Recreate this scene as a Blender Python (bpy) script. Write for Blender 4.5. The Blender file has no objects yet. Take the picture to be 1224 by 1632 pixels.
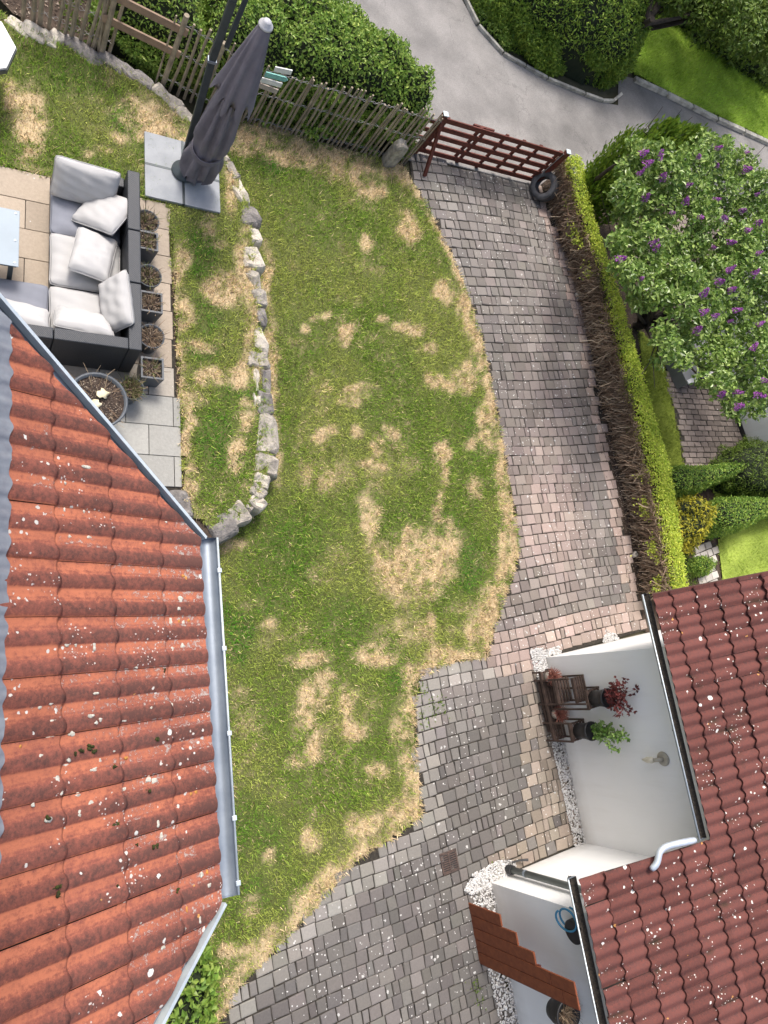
import bpy, bmesh, math, numpy as np
from mathutils import Vector, Matrix
R_ = math.radians
rng = np.random.default_rng(7)
# ---------------------------------------------------------------- camera, sky, sun, exposure
FPX = 1226.0; CAMZ = 9.5
_d = np.array([-85 - 612, -(1130 - 816), -FPX]); _d /= np.linalg.norm(_d)
_Z = -_d; _X = np.array([1, 0, 0.]); _X -= _X.dot(_Z) * _Z; _X /= np.linalg.norm(_X); _Y = np.cross(_Z, _X)
RC = np.array([_X, _Y, _Z])                       # world = RC @ camera space
scene = bpy.context.scene
cam = bpy.data.cameras.new('camera'); camo = bpy.data.objects.new('camera', cam); scene.collection.objects.link(camo)
cam.sensor_fit = 'VERTICAL'; cam.sensor_height = 36; cam.lens = 36 * FPX / 1632; cam.clip_end = 500; cam.clip_start = .05
m4 = Matrix([list(RC[i]) + [0] for i in range(3)] + [[0, 0, 0, 1]]); camo.matrix_world = Matrix.Translation((0, 0, CAMZ)) @ m4
scene.camera = camo
SUN_EL, SUN_AZ = 60, 104                          # degrees; azimuth counted from +X
w = bpy.data.worlds.new('World'); scene.world = w; w.use_nodes = True
nt = w.node_tree; sk = nt.nodes.new('ShaderNodeTexSky'); sk.sky_type = 'NISHITA'; sk.sun_disc = False
sk.sun_elevation = R_(SUN_EL); sk.sun_rotation = R_(90 - SUN_AZ); sk.air_density = 1.0; sk.dust_density = 5.0; sk.ozone_density = .6
nt.links.new(sk.outputs[0], nt.nodes['Background'].inputs[0]); nt.nodes['Background'].inputs[1].default_value = .15
sl = bpy.data.lights.new('sun', 'SUN'); sl.energy = 2.0; sl.angle = R_(15); sl.color = (1, .97, .93)
so = bpy.data.objects.new('sun', sl); scene.collection.objects.link(so)
sd = Vector((math.cos(R_(SUN_AZ)) * math.cos(R_(SUN_EL)), math.sin(R_(SUN_AZ)) * math.cos(R_(SUN_EL)), math.sin(R_(SUN_EL))))
so.rotation_euler = sd.to_track_quat('Z', 'Y').to_euler()
scene.view_settings.view_transform = 'Standard'; scene.view_settings.look = 'None'; scene.view_settings.gamma = 1
scene.view_settings.exposure = 0.68
scene.cycles.max_bounces = 6; scene.cycles.use_denoising = True

# ---------------------------------------------------------------- geometry helpers
COL = scene.collection
C0 = np.array([0, 0, CAMZ])
def ray(px, py): return RC @ np.array([px - 612, -(py - 816), -FPX], float)
def at(px, py, z=0.):
    r = ray(px, py); t = (z - CAMZ) / r[2]; return np.array([r[0] * t, r[1] * t, z])
def hit(px, py, p0, n):
    r = ray(px, py); return C0 + r * ((np.array(p0) - C0) @ n) / (r @ n)
def topx(V):
    c = (np.atleast_2d(V) - C0) @ RC
    return 612 + FPX * c[:, 0] / -c[:, 2], 816 - FPX * c[:, 1] / -c[:, 2]
def nrm(v): v = np.asarray(v, float); return v / max(1e-9, np.linalg.norm(v))
def azv(a): return np.array([math.cos(R_(a)), math.sin(R_(a)), 0.])
class MB:
    def __init__(s): s.V = []; s.F = []; s.n = 0; s.C = []; s.mi = []
    def add(s, V, F, col=None, mi=0):
        V = np.asarray(V, float).reshape(-1, 3); F = np.asarray(F, int)
        s.V.append(V); s.F.append(F + s.n); s.n += len(V)
        s.C.append(np.zeros((len(V), 3)) if col is None else np.broadcast_to(np.asarray(col, float), (len(V), 3)))
        s.mi.append(np.full(len(F), mi)); return s
    def polys(s, V, polys, mi=0):
        V = np.asarray(V, float); off = s.n; s.V.append(V); s.n += len(V); s.C.append(np.zeros((len(V), 3)))
        for p in polys: s.F.append(np.array([p]) + off); s.mi.append(np.array([mi]))
        return s
    def box(s, c, size, ax=None, mi=0, col=None):
        """axis box: centre, size, axes rows"""
        ax = np.eye(3) if ax is None else np.asarray(ax, float); c = np.asarray(c, float); h = np.asarray(size, float) / 2
        V = np.array([c + (sx * h[0]) * ax[0] + (sy * h[1]) * ax[1] + (sz * h[2]) * ax[2] for sx in (-1, 1) for sy in (-1, 1) for sz in (-1, 1)])
        return s.add(V, [[0, 1, 3, 2], [4, 6, 7, 5], [0, 4, 5, 1], [2, 3, 7, 6], [0, 2, 6, 4], [1, 5, 7, 3]], col, mi)
    def beam(s, a, b, wd, th, up=(0, 0, 1), mi=0):
        a = np.asarray(a, float); b = np.asarray(b, float); d = b - a; L = np.linalg.norm(d); x = d / L
        y = nrm(np.cross(up, x)); z = np.cross(x, y)
        return s.box((a + b) / 2, (L, wd, th), [x, y, z], mi)
    def tube(s, P, r, n=8, mi=0, cap=True, flat=1.0):
        P = np.asarray(P, float); k = len(P); r = np.broadcast_to(np.asarray(r, float), (k,))
        T = np.gradient(P, axis=0) if k > 2 else np.array([P[1] - P[0]] * 2); V = []
        ref = np.array([0, 0, 1.]) if abs(nrm(T[0])[2]) < .9 else np.array([1., 0, 0])
        for i in range(k):
            t = nrm(T[i]); u = nrm(np.cross(ref, t)); v = np.cross(t, u); ref = np.cross(t, u) if False else ref
            for j in range(n):
                a = 2 * math.pi * j / n; V.append(P[i] + r[i] * (math.cos(a) * u + flat * math.sin(a) * v))
        F = [[i * n + j, i * n + (j + 1) % n, (i + 1) * n + (j + 1) % n, (i + 1) * n + j] for i in range(k - 1) for j in range(n)]
        s.add(V, F, None, mi)
        if cap:
            s.F.append(np.array([list(range(n))[::-1]]) + s.n - len(V)); s.mi.append(np.array([mi]))
            s.F.append(np.array([[(k - 1) * n + j for j in range(n)]]) + s.n - len(V)); s.mi.append(np.array([mi]))
        return s
    def lathe(s, prof, c=(0, 0, 0), n=24, mi=0, wob=0):
        c = np.asarray(c, float); V = []
        for (r, z) in prof:
            for j in range(n):
                a = 2 * math.pi * j / n; rr = r * (1 + wob * math.sin(3 * a + z * 9)); V.append(c + (rr * math.cos(a), rr * math.sin(a), z))
        k = len(prof)
        return s.add(V, [[i * n + j, i * n + (j + 1) % n, (i + 1) * n + (j + 1) % n, (i + 1) * n + j] for i in range(k - 1) for j in range(n)], None, mi)
    def disc(s, c, r, n=20, mi=0):
        c = np.asarray(c, float); V = [c + (r * math.cos(2 * math.pi * j / n), r * math.sin(2 * math.pi * j / n), 0) for j in range(n)]
        return s.polys(V, [list(range(n))], mi)
    def prism(s, pts, z0, z1, mi=0):
        P = np.asarray(pts, float)[:, :2]; n = len(P)
        ar = sum(P[i][0] * P[(i + 1) % n][1] - P[(i + 1) % n][0] * P[i][1] for i in range(n))
        z0 = np.broadcast_to(z0, (n,)); z1 = np.broadcast_to(z1, (n,))
        if ar < 0: P = P[::-1]; z0 = z0[::-1]; z1 = z1[::-1]
        V = np.vstack([np.c_[P, z0], np.c_[P, z1]])
        return s.polys(V, [list(range(n))[::-1], [n + i for i in range(n)]] + [[i, (i + 1) % n, n + (i + 1) % n, n + i] for i in range(n)], mi)
    def leaves(s, P, N, size, asp=.5, spread=.8, col=None, mi=0, jit=.35, fold=.15):
        k = len(P)
        N = N + rng.normal(0, spread, (k, 3)); N /= np.linalg.norm(N, axis=1)[:, None]
        T = rng.normal(0, 1, (k, 3)); T -= (T * N).sum(1)[:, None] * N; T /= np.linalg.norm(T, axis=1)[:, None]
        B = np.cross(N, T); L = size * (1 + rng.uniform(-jit, jit, k)); W = L * asp; L = L[:, None]; W = W[:, None]
        a = P; b = P + T * L * .5 + B * W * .5 + N * L * fold; c = P + T * L; d = P + T * L * .5 - B * W * .5 + N * L * fold
        V = np.stack([a, b, c, d], 1).reshape(-1, 3); F = np.arange(4 * k).reshape(k, 4)
        if col is not None: col = np.repeat(col, 4, axis=0)
        return s.add(V, F, col, mi)
    def twigs(s, A, B, w, col=None, mi=0, bend=0):
        """thin triangular sticks, vectorised"""
        k = len(A); D = B - A; L = np.linalg.norm(D, axis=1)[:, None]; T = D / np.maximum(L, 1e-6)
        U = np.cross(T, rng.normal(0, 1, (k, 3))); U /= np.linalg.norm(U, axis=1)[:, None]; W = np.cross(T, U)
        w = np.broadcast_to(w, (k,))[:, None]
        Mid = (A + B) / 2 + bend * L * rng.normal(0, 1, (k, 3))
        ring = lambda Q, f: [Q + w * f * (U * math.cos(q) + W * math.sin(q)) for q in (0, 2.09, 4.19)]
        V = np.stack(ring(A, 1) + ring(Mid, .8) + ring(B, .35), 1).reshape(-1, 3)
        base = (np.arange(k) * 9)[:, None, None]; f = []
        for o in (0, 3):
            for j in range(3): f.append([o + j, o + (j + 1) % 3, o + 3 + (j + 1) % 3, o + 3 + j])
        F = (base + np.array(f)[None]).reshape(-1, 4)
        if col is not None: col = np.repeat(col, 9, axis=0)
        return s.add(V, F, col, mi)
    def blob(s, c, rad, n=10, m=7, noise=.12, mi=0, ax=None):
        """rounded lump"""
        c = np.asarray(c, float); rad = np.asarray(rad, float); ax = np.eye(3) if ax is None else ax; V = []
        ph = rng.uniform(0, 6, 6)
        for i in range(m + 1):
            t = math.pi * i / m
            for j in range(n):
                a = 2 * math.pi * j / n; d = np.array([math.sin(t) * math.cos(a), math.sin(t) * math.sin(a), math.cos(t)])
                k = 1 + noise * (math.sin(3 * d[0] + ph[0]) + math.sin(4 * d[1] + ph[1]) * .8 + math.sin(7 * d[2] + 5 * d[0] + ph[2]) * .5)
                V.append(c + (d * rad * k) @ ax)
        return s.add(V, [[i * n + j, (i + 1) * n + j, (i + 1) * n + (j + 1) % n, i * n + (j + 1) % n] for i in range(m) for j in range(n)], None, mi)
    def data(s, name, mats, smooth=False, off=None):
        V = np.vstack(s.V);
        if off is not None: V = V - off
        me = bpy.data.meshes.new(name); me.vertices.add(len(V)); me.vertices.foreach_set('co', V.astype(np.float32).ravel())
        sizes = np.concatenate([np.full(len(f), f.shape[1]) for f in s.F]); idx = np.concatenate([f.ravel() for f in s.F])
        me.loops.add(len(idx)); me.loops.foreach_set('vertex_index', idx.astype(np.int32))
        me.polygons.add(len(sizes)); st = np.concatenate([[0], np.cumsum(sizes)[:-1]])
        me.polygons.foreach_set('loop_start', st.astype(np.int32)); me.polygons.foreach_set('loop_total', sizes.astype(np.int32))
        me.polygons.foreach_set('material_index', np.concatenate(s.mi).astype(np.int32))
        me.polygons.foreach_set('use_smooth', np.full(len(sizes), bool(smooth)))
        me.update(calc_edges=True)
        cc = np.vstack(s.C)
        if cc.any():
            a = me.attributes.new('Col', 'FLOAT_VECTOR', 'POINT'); a.data.foreach_set('vector', cc.astype(np.float32).ravel())
        for m in (mats if isinstance(mats, (list, tuple)) else [mats]): me.materials.append(m)
        return me
def mk(name, mb, mats, parent=None, smooth=False, bevel=0, kind=None, label=None, cat=None, group=None, loc=None, rotz=0, solid=0, subd=0, local=False, bseg=2):
    off = None
    if parent is not None and not local: off = np.array(parent['_w'])
    if loc is not None and parent is None and not local: off = np.asarray(loc, float)
    me = mb.data(name, mats, smooth, off); o = bpy.data.objects.new(name, me); COL.objects.link(o)
    if parent is not None:
        o.parent = parent; o['_w'] = tuple(parent['_w']) if not local else (0, 0, 0)
    else: o['_w'] = (0, 0, 0) if loc is None else tuple(float(q) for q in loc)
    if loc is not None: o.location = loc; o.rotation_euler = (0, 0, rotz)
    if subd: mo = o.modifiers.new('subsurf', 'SUBSURF'); mo.levels = subd; mo.render_levels = subd
    if solid: mo = o.modifiers.new('solidify', 'SOLIDIFY'); mo.thickness = solid; mo.offset = 0
    if bevel: mo = o.modifiers.new('bevel', 'BEVEL'); mo.width = bevel; mo.segments = bseg; mo.limit_method = 'ANGLE'
    tag(o, label, cat, group, kind); return o
def tag(o, label=None, cat=None, group=None, kind=None):
    for k, v in (('label', label), ('category', cat), ('group', group), ('kind', kind)):
        if v: o[k] = v
    return o
def thing(name, loc, label, cat, group=None, rotz=0):
    o = bpy.data.objects.new(name, None); COL.objects.link(o); o.location = [float(q) for q in loc]; o.rotation_euler = (0, 0, rotz)
    o.empty_display_size = .1; o['_w'] = tuple(float(q) for q in loc); return tag(o, label, cat, group)
def join(o, mb, mat):
    """add the pieces of mb to the mesh of o as its own surface pattern"""
    k = len(o.data.materials); o.data.materials.append(mat)
    for i in range(len(mb.mi)): mb.mi[i] = mb.mi[i] * 0 + k
    t = mb.data('t', [mat], True, np.array(o['_w']))
    bm = bmesh.new(); bm.from_mesh(o.data); bm.from_mesh(t); bm.to_mesh(o.data); bm.free(); bpy.data.meshes.remove(t)
def copy_tree(o, parent=None):
    c = o.copy(); COL.objects.link(c); c.parent = parent
    for ch in list(o.children): copy_tree(ch, c)
    return c
def poly_in(P, poly):
    x, y = P[:, 0], P[:, 1]; ins = np.zeros(len(P), bool); n = len(poly)
    for i in range(n):
        x0, y0 = poly[i][:2]; x1, y1 = poly[(i + 1) % n][:2]
        c = ((y0 > y) != (y1 > y)) & (x < (x1 - x0) * (y - y0) / (y1 - y0 + 1e-12) + x0); ins ^= c
    return ins
def dist_poly(P, line):
    d = np.full(len(P), 1e9)
    for a, b in zip(line[:-1], line[1:]):
        a = np.asarray(a[:2]); b = np.asarray(b[:2]); ab = b - a; t = np.clip(((P[:, :2] - a) @ ab) / (ab @ ab), 0, 1)
        d = np.minimum(d, np.linalg.norm(P[:, :2] - a - t[:, None] * ab, axis=1))
    return d
_G = np.random.default_rng(3).uniform(0, 1, (256, 256))
def vnoise(x, y):
    xi = np.floor(x).astype(int); yi = np.floor(y).astype(int); fx = x - xi; fy = y - yi; fx = fx * fx * (3 - 2 * fx); fy = fy * fy * (3 - 2 * fy)
    g = lambda a, b: _G[a & 255, b & 255]
    return (g(xi, yi) * (1 - fx) + g(xi + 1, yi) * fx) * (1 - fy) + (g(xi, yi + 1) * (1 - fx) + g(xi + 1, yi + 1) * fx) * fy
def fbm(x, y, sc, o=4):
    v = 0; a = .5; tot = 0
    for i in range(o): v = v + a * vnoise(x * sc + 17 * i, y * sc + 5 * i); tot += a; a *= .55; sc *= 2.1
    return v / tot
def ss(x, a, b): t = np.clip((x - a) / (b - a), 0, 1); return t * t * (3 - 2 * t)
def pix_poly(pts, z=0.): return [at(x, y, z) for x, y in pts]
def sample_poly(poly, dens):
    P = np.array([p[:2] for p in poly]); lo = P.min(0); hi = P.max(0); k = int((hi - lo).prod() * dens)
    Q = rng.uniform(lo, hi, (k, 2)); return Q[poly_in(Q, poly)]

# ---------------------------------------------------------------- material helpers
def newmat(name):
    m = bpy.data.materials.new(name); m.use_nodes = True; n = m.node_tree.nodes; b = n['Principled BSDF']; return m, m.node_tree, b
def nd(t, ty, **k):
    n = t.nodes.new(ty)
    for a, v in k.items():
        if a in ('inp',):
            for i, q in v.items(): n.inputs[i].default_value = q
        else: setattr(n, a, v)
    return n
def ramp(t, fac, stops, interp='LINEAR'):
    r = t.nodes.new('ShaderNodeValToRGB'); r.color_ramp.interpolation = interp; e = r.color_ramp.elements
    while len(e) < len(stops): e.new(.5)
    for i, (p, c) in enumerate(stops): e[i].position = p; e[i].color = (*c, 1) if len(c) == 3 else c
    t.links.new(fac, r.inputs[0]); return r.outputs[0]
def mix(t, fac, a, b, mode='MIX'):
    m = t.nodes.new('ShaderNodeMix'); m.data_type = 'RGBA'; m.blend_type = mode
    for i, v in ((0, fac), (6, a), (7, b)):
        if hasattr(v, 'is_linked') or hasattr(v, 'links'): t.links.new(v, m.inputs[i])
        else: m.inputs[i].default_value = v if i == 0 else ((*v, 1) if len(v) == 3 else v)
    return m.outputs[2]
def coords(t, obj=True):
    c = t.nodes.new('ShaderNodeTexCoord'); return c.outputs['Object']
def noise(t, vec, sc, det=4, rough=.6, dist=0):
    n = nd(t, 'ShaderNodeTexNoise', inp={'Scale': sc, 'Detail': det, 'Roughness': rough, 'Distortion': dist}); t.links.new(vec, n.inputs['Vector']); return n.outputs['Fac']
def voro(t, vec, sc, feat='F1', out='Distance'):
    n = nd(t, 'ShaderNodeTexVoronoi', inp={'Scale': sc}); n.feature = feat; t.links.new(vec, n.inputs['Vector']); return n.outputs[out]
def math_(t, op, a, b=None, clamp=False):
    m = t.nodes.new('ShaderNodeMath'); m.operation = op; m.use_clamp = clamp
    for i, v in ((0, a), (1, b)):
        if v is None: continue
        if hasattr(v, 'links'): t.links.new(v, m.inputs[i])
        else: m.inputs[i].default_value = v
    return m.outputs[0]
def bump(t, b, h, st=.3, dist=.01):
    n = nd(t, 'ShaderNodeBump', inp={'Strength': st, 'Distance': dist}); t.links.new(h, n.inputs['Height']); t.links.new(n.outputs[0], b.inputs['Normal'])
def pm(name, c1, c2=None, sc=8, rough=.8, bs=.2, bd=.01, bsc=None, metal=0, det=5, spec=.4, lo=.35, hi=.65):
    """plain two-tone material with noise and bump"""
    m, t, b = newmat(name); c2 = c2 or tuple(x * .8 for x in c1); v = coords(t)
    f = noise(t, v, sc, det); t.links.new(ramp(t, f, [(lo, c1), (hi, c2)]), b.inputs['Base Color'])
    b.inputs['Roughness'].default_value = rough; b.inputs['Metallic'].default_value = metal; b.inputs['Specular IOR Level'].default_value = spec
    if bs: bump(t, b, noise(t, v, bsc or sc * 4, 4), bs, bd)
    return m
def leafm(name, cols, rough=.55, trans=.0, spec=.35):
    """leaf colours chosen per leaf"""
    m, t, b = newmat(name); g = t.nodes.new('ShaderNodeNewGeometry'); k = len(cols)
    c = ramp(t, g.outputs['Random Per Island'], [(i / max(1, k - 1), q) for i, q in enumerate(cols)])
    v = coords(t); c2 = mix(t, math_(t, 'MULTIPLY', noise(t, v, 1.3, 2), .5), c, (0.5, 0.5, 0.5), 'MULTIPLY')
    t.links.new(c2, b.inputs['Base Color']); b.inputs['Roughness'].default_value = rough; b.inputs['Specular IOR Level'].default_value = spec
    if trans:
        tr = nd(t, 'ShaderNodeBsdfTranslucent'); t.links.new(c, tr.inputs[0]); mx = nd(t, 'ShaderNodeMixShader', inp={0: trans})
        o = t.nodes['Material Output']; t.links.new(b.outputs[0], mx.inputs[1]); t.links.new(tr.outputs[0], mx.inputs[2]); t.links.new(mx.outputs[0], o.inputs[0])
    return m
def attrm(name, rough=.9, trans=0, fleck=None, bs=0, bsc=60, var=.25, spec=.3, rpi=.25):
    """colour from the mesh's own Col attribute, varied per piece"""
    m, t, b = newmat(name); a = nd(t, 'ShaderNodeAttribute', attribute_name='Col'); v = coords(t)
    g = t.nodes.new('ShaderNodeNewGeometry'); f = math_(t, 'ADD', math_(t, 'MULTIPLY', noise(t, v, bsc, 5), var * 2), 1 - var)
    f2 = math_(t, 'ADD', math_(t, 'MULTIPLY', g.outputs['Random Per Island'], rpi * 2), 1 - rpi); f = math_(t, 'MULTIPLY', f, f2)
    cb = t.nodes.new('ShaderNodeCombineColor'); [t.links.new(f, cb.inputs[i]) for i in range(3)]
    c = mix(t, 1., a.outputs['Color'], cb.outputs[0], 'MULTIPLY')
    if fleck:
        sc, thr, fc, msc, mthr = fleck
        d = voro(t, v, sc); d = math_(t, 'ADD', d, math_(t, 'MULTIPLY', noise(t, v, sc * 2.2, 3), .45)); spot = math_(t, 'LESS_THAN', d, thr + .16)
        msk = math_(t, 'GREATER_THAN', noise(t, v, msc, 3), mthr)
        # spots of uneven size
        c = mix(t, math_(t, 'MULTIPLY', spot, msk), c, fc)
        d2 = voro(t, v, sc * .45); c = mix(t, math_(t, 'MULTIPLY', math_(t, 'LESS_THAN', math_(t, 'ADD', d2, math_(t, 'MULTIPLY', noise(t, v, sc * 2, 2), .45)), thr * 1.2 + .12), math_(t, 'GREATER_THAN', noise(t, v, msc * 2.3, 2), mthr)), c, tuple(x * .8 for x in fc))
    t.links.new(c, b.inputs['Base Color']); b.inputs['Roughness'].default_value = rough; b.inputs['Specular IOR Level'].default_value = spec
    if bs: bump(t, b, noise(t, v, bsc * 2, 4), bs, .006)
    if trans:
        tr = nd(t, 'ShaderNodeBsdfTranslucent'); t.links.new(c, tr.inputs[0]); mx = nd(t, 'ShaderNodeMixShader', inp={0: trans})
        o = t.nodes['Material Output']; t.links.new(b.outputs[0], mx.inputs[1]); t.links.new(tr.outputs[0], mx.inputs[2]); t.links.new(mx.outputs[0], o.inputs[0])
    return m
#%%MATERIALS
M = {}
M['soil'] = pm('dark soil', (.045, .03, .022), (.085, .062, .045), 9, .95, .6, .03, 40)
M['asphalt'] = pm('asphalt', (.17, .163, .155), (.30, .285, .27), .8, .9, .5, .006, 120, lo=.32, hi=.6, det=9)
_t = M['asphalt'].node_tree; _b = _t.nodes['Principled BSDF']; _v = coords(_t); _src = _b.inputs['Base Color'].links[0].from_socket
_e = nd(_t, 'ShaderNodeTexVoronoi', inp={'Scale': .9}); _e.feature = 'DISTANCE_TO_EDGE'; _w = nd(_t, 'ShaderNodeVectorMath', operation='ADD'); _nn = nd(_t, 'ShaderNodeTexNoise', inp={'Scale': 2.5, 'Detail': 5}); _t.links.new(_v, _nn.inputs['Vector']); _t.links.new(_v, _w.inputs[0]); _t.links.new(_nn.outputs['Color'], _w.inputs[1]); _t.links.new(_w.outputs[0], _e.inputs['Vector'])
_k = math_(_t, 'MULTIPLY', math_(_t, 'LESS_THAN', _e.outputs[0], .009), math_(_t, 'GREATER_THAN', noise(_t, _v, .5, 2), .5)); _c = mix(_t, math_(_t, 'MULTIPLY', _k, .22), _src, (.05, .048, .045))
_pt = ramp(_t, noise(_t, _v, .35, 6), [(.55, (0, 0, 0)), (.62, (1, 1, 1))]); _c = mix(_t, math_(_t, 'MULTIPLY', _pt, .35), _c, (.12, .115, .11)); _gr = ramp(_t, noise(_t, _v, 75, 3), [(.35, (.72, .72, .72)), (.65, (1.0, 1.0, 1.0))]); _c = mix(_t, 1., _c, _gr, 'MULTIPLY'); _t.links.new(_c, _b.inputs['Base Color'])
M['zinc'] = pm('zinc sheet', (.33, .37, .42), (.24, .28, .33), 5, .45, .05, .002, 60, .5)
M['zinc_rim'] = pm('bright zinc rim', (.62, .68, .7), (.5, .56, .6), 9, .4, .03, .002, 60, .3)
M['lead'] = pm('lead flashing', (.26, .28, .31), (.2, .21, .24), 14, .6, .2, .003, 90, .2)
M['render'] = pm('white wall render', (.86, .86, .85), (.80, .80, .785), 1.0, .92, .15, .002, 120, lo=.35, hi=.75)
_m, _t, _b = newmat('house wall render'); _v = coords(_t); _g = nd(_t, 'ShaderNodeNewGeometry'); _sp = nd(_t, 'ShaderNodeSeparateXYZ'); _t.links.new(_g.outputs['Position'], _sp.inputs[0])
_mr = nd(_t, 'ShaderNodeMapRange', inp={1: .0, 2: .32, 3: 1., 4: 0.}); _t.links.new(_sp.outputs[2], _mr.inputs[0])
_sc = nd(_t, 'ShaderNodeMapping'); _sc.inputs['Scale'].default_value = (3, 3, .35); _t.links.new(_v, _sc.inputs[0]); _st = ramp(_t, noise(_t, _sc.outputs[0], 2.2, 5), [(.5, (0, 0, 0)), (.75, (1, 1, 1))])
_c = mix(_t, noise(_t, _v, 1.1, 5), (.87, .87, .86), (.80, .80, .78)); _c = mix(_t, math_(_t, 'MULTIPLY', _st, .16), _c, (.55, .52, .46)); _c = mix(_t, math_(_t, 'MULTIPLY', math_(_t, 'MULTIPLY', _mr.outputs[0], noise(_t, _v, 7, 6)), .75), _c, (.42, .36, .28))
_t.links.new(_c, _b.inputs['Base Color']); _b.inputs['Roughness'].default_value = .95; bump(_t, _b, noise(_t, _v, 90, 4), .35, .004); M['render'] = _m
M['black'] = pm('black plastic', (.02, .02, .022), (.03, .03, .032), 12, .5, .05, .002, 80)
M['dirt'] = pm('dark gutter dirt', (.012, .011, .010), (.05, .04, .03), 40, .95, .5, .01, 90)
M['stone'] = pm('weathered limestone', (.44, .40, .34), (.22, .20, .175), 9, .95, .8, .02, 30, lo=.35, hi=.62)
M['stone_pale'] = pm('pale limestone', (.56, .51, .43), (.33, .30, .26), 8, .95, .8, .02, 30, lo=.4, hi=.7)
M['stone_dark'] = pm('dark weathered stone', (.26, .24, .225), (.13, .12, .112), 11, .95, .9, .02, 30)
M['gatewood'] = pm('red brown gate wood', (.15, .038, .024), (.085, .024, .017), 18, .7, .2, .003, 60)
M['stick'] = pm('weathered picket wood', (.36, .30, .22), (.19, .155, .115), 7, .9, .4, .004, 50)
M['railwood'] = pm('grey brown rail wood', (.30, .21, .15), (.2, .14, .1), 5, .9, .3, .004, 50)
M['wire'] = pm('dull wire', (.28, .27, .26), None, 9, .6, 0)
M['bark'] = pm('dark bark', (.055, .042, .032), (.025, .02, .016), 12, .95, .6, .01, 40)
M['white_gravel'] = pm('white gravel', (.78, .77, .75), (.55, .54, .52), 12, .9, .3, .004, 50)
M['moss'] = pm('moss', (.05, .06, .012), (.025, .022, .01), 30, 1, .6, .01, 90)
M['lichen'] = pm('white lichen', (.62, .6, .52), (.38, .36, .3), 60, 1, .4, .003, 160)
M['lichen_o'] = pm('orange lichen', (.6, .28, .06), (.42, .2, .06), 60, 1, .4, .003, 160)
#%%GROUND
M['ground'] = pm('earth and weeds', (.05, .05, .025), (.09, .08, .05), 3, .98, .5, .03, 30)
M['block'] = attrm('paving block', .92, fleck=(17, .2, (.58, .57, .54), 1.3, .50), bs=.5, bsc=45, var=.22, rpi=.16)
M['block_n'] = attrm('neighbour paving', .92, fleck=(15, .12, (.5, .5, .48), 1.6, .55), bs=.4, bsc=40, var=.2, rpi=.14)
M['slab'] = attrm('terrace slab', .9, fleck=(22, .13, (.6, .58, .54), 2.2, .6), bs=.35, bsc=30, var=.22, rpi=.07)
M['slate'] = pm('grey slate slab', (.33, .345, .36), (.26, .275, .29), 3.5, .8, .25, .003, 60)
M['turf'] = attrm('turf and thatch', .98, bs=.9, bsc=60, var=.45, rpi=0)
M['blade'] = attrm('grass blade', .75, trans=.3, var=.1, bsc=5, rpi=.3)
M['kerb'] = pm('kerb concrete', (.52, .50, .44), (.24, .23, .2), 6, .95, .5, .01, 30)

S = 90
mk('ground', MB().polys([(-S, -S, -.02), (S, -S, -.02), (S, S, -.02), (-S, S, -.02)], [[0, 1, 2, 3]]), M['ground'], kind='structure')
def sheet(name, px, mat, z, kind='structure', world=None):
    P = [(*p[:2], z) for p in (world or pix_poly(px))]; b = bmesh.new(); vs = [b.verts.new(p) for p in P]; f = b.faces.new(vs)
    if f.normal.z < 0: f.normal_flip()
    bmesh.ops.triangulate(b, faces=b.faces[:]); me = bpy.data.meshes.new(name); b.to_mesh(me); b.free(); me.materials.append(mat)
    o = bpy.data.objects.new(name, me); COL.objects.link(o); o['_w'] = (0, 0, 0); o['kind'] = kind; return o
ROAD = [(380, -120), (700, -120), (733, -5), (760, 40), (800, 85), (870, 125), (930, 150), (960, 163), (985, 168), (985, 120), (1010, 125), (1060, 150), (1140, 190), (1224, 228), (1300, 262), (1400, 400), (1300, 420), (1100, 330), (950, 290), (862, 300), (650, 250), (560, 180), (430, 40)]
sheet('road', ROAD, M['asphalt'], .004)
def kerb(line, wd, hgt, seg=.8):
    P = [at(x, y, 0) for x, y in line]; mb = MB()
    for a, b in zip(P[:-1], P[1:]):
        L = np.linalg.norm(b - a); k = max(1, int(L / seg))
        for i in range(k):
            p = a + (b - a) * (i + .02) / k; q = a + (b - a) * (i + .98) / k; j = rng.normal(0, .006, 2)
            mb.beam(p + (0, 0, hgt / 2 + j[0]), q + (0, 0, hgt / 2 + j[1]), wd, hgt)
    return mb
mk('kerb', kerb([(1008, 128), (1060, 152), (1140, 192), (1224, 230), (1300, 264)], .11, .09), M['kerb'], bevel=.012, kind='structure')
mk('kerb', kerb([(725, -30), (760, 42), (800, 87), (870, 127), (930, 152), (958, 162), (975, 163), (988, 152)], .06, .08, .5), M['kerb'], bevel=.01, kind='structure')

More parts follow.
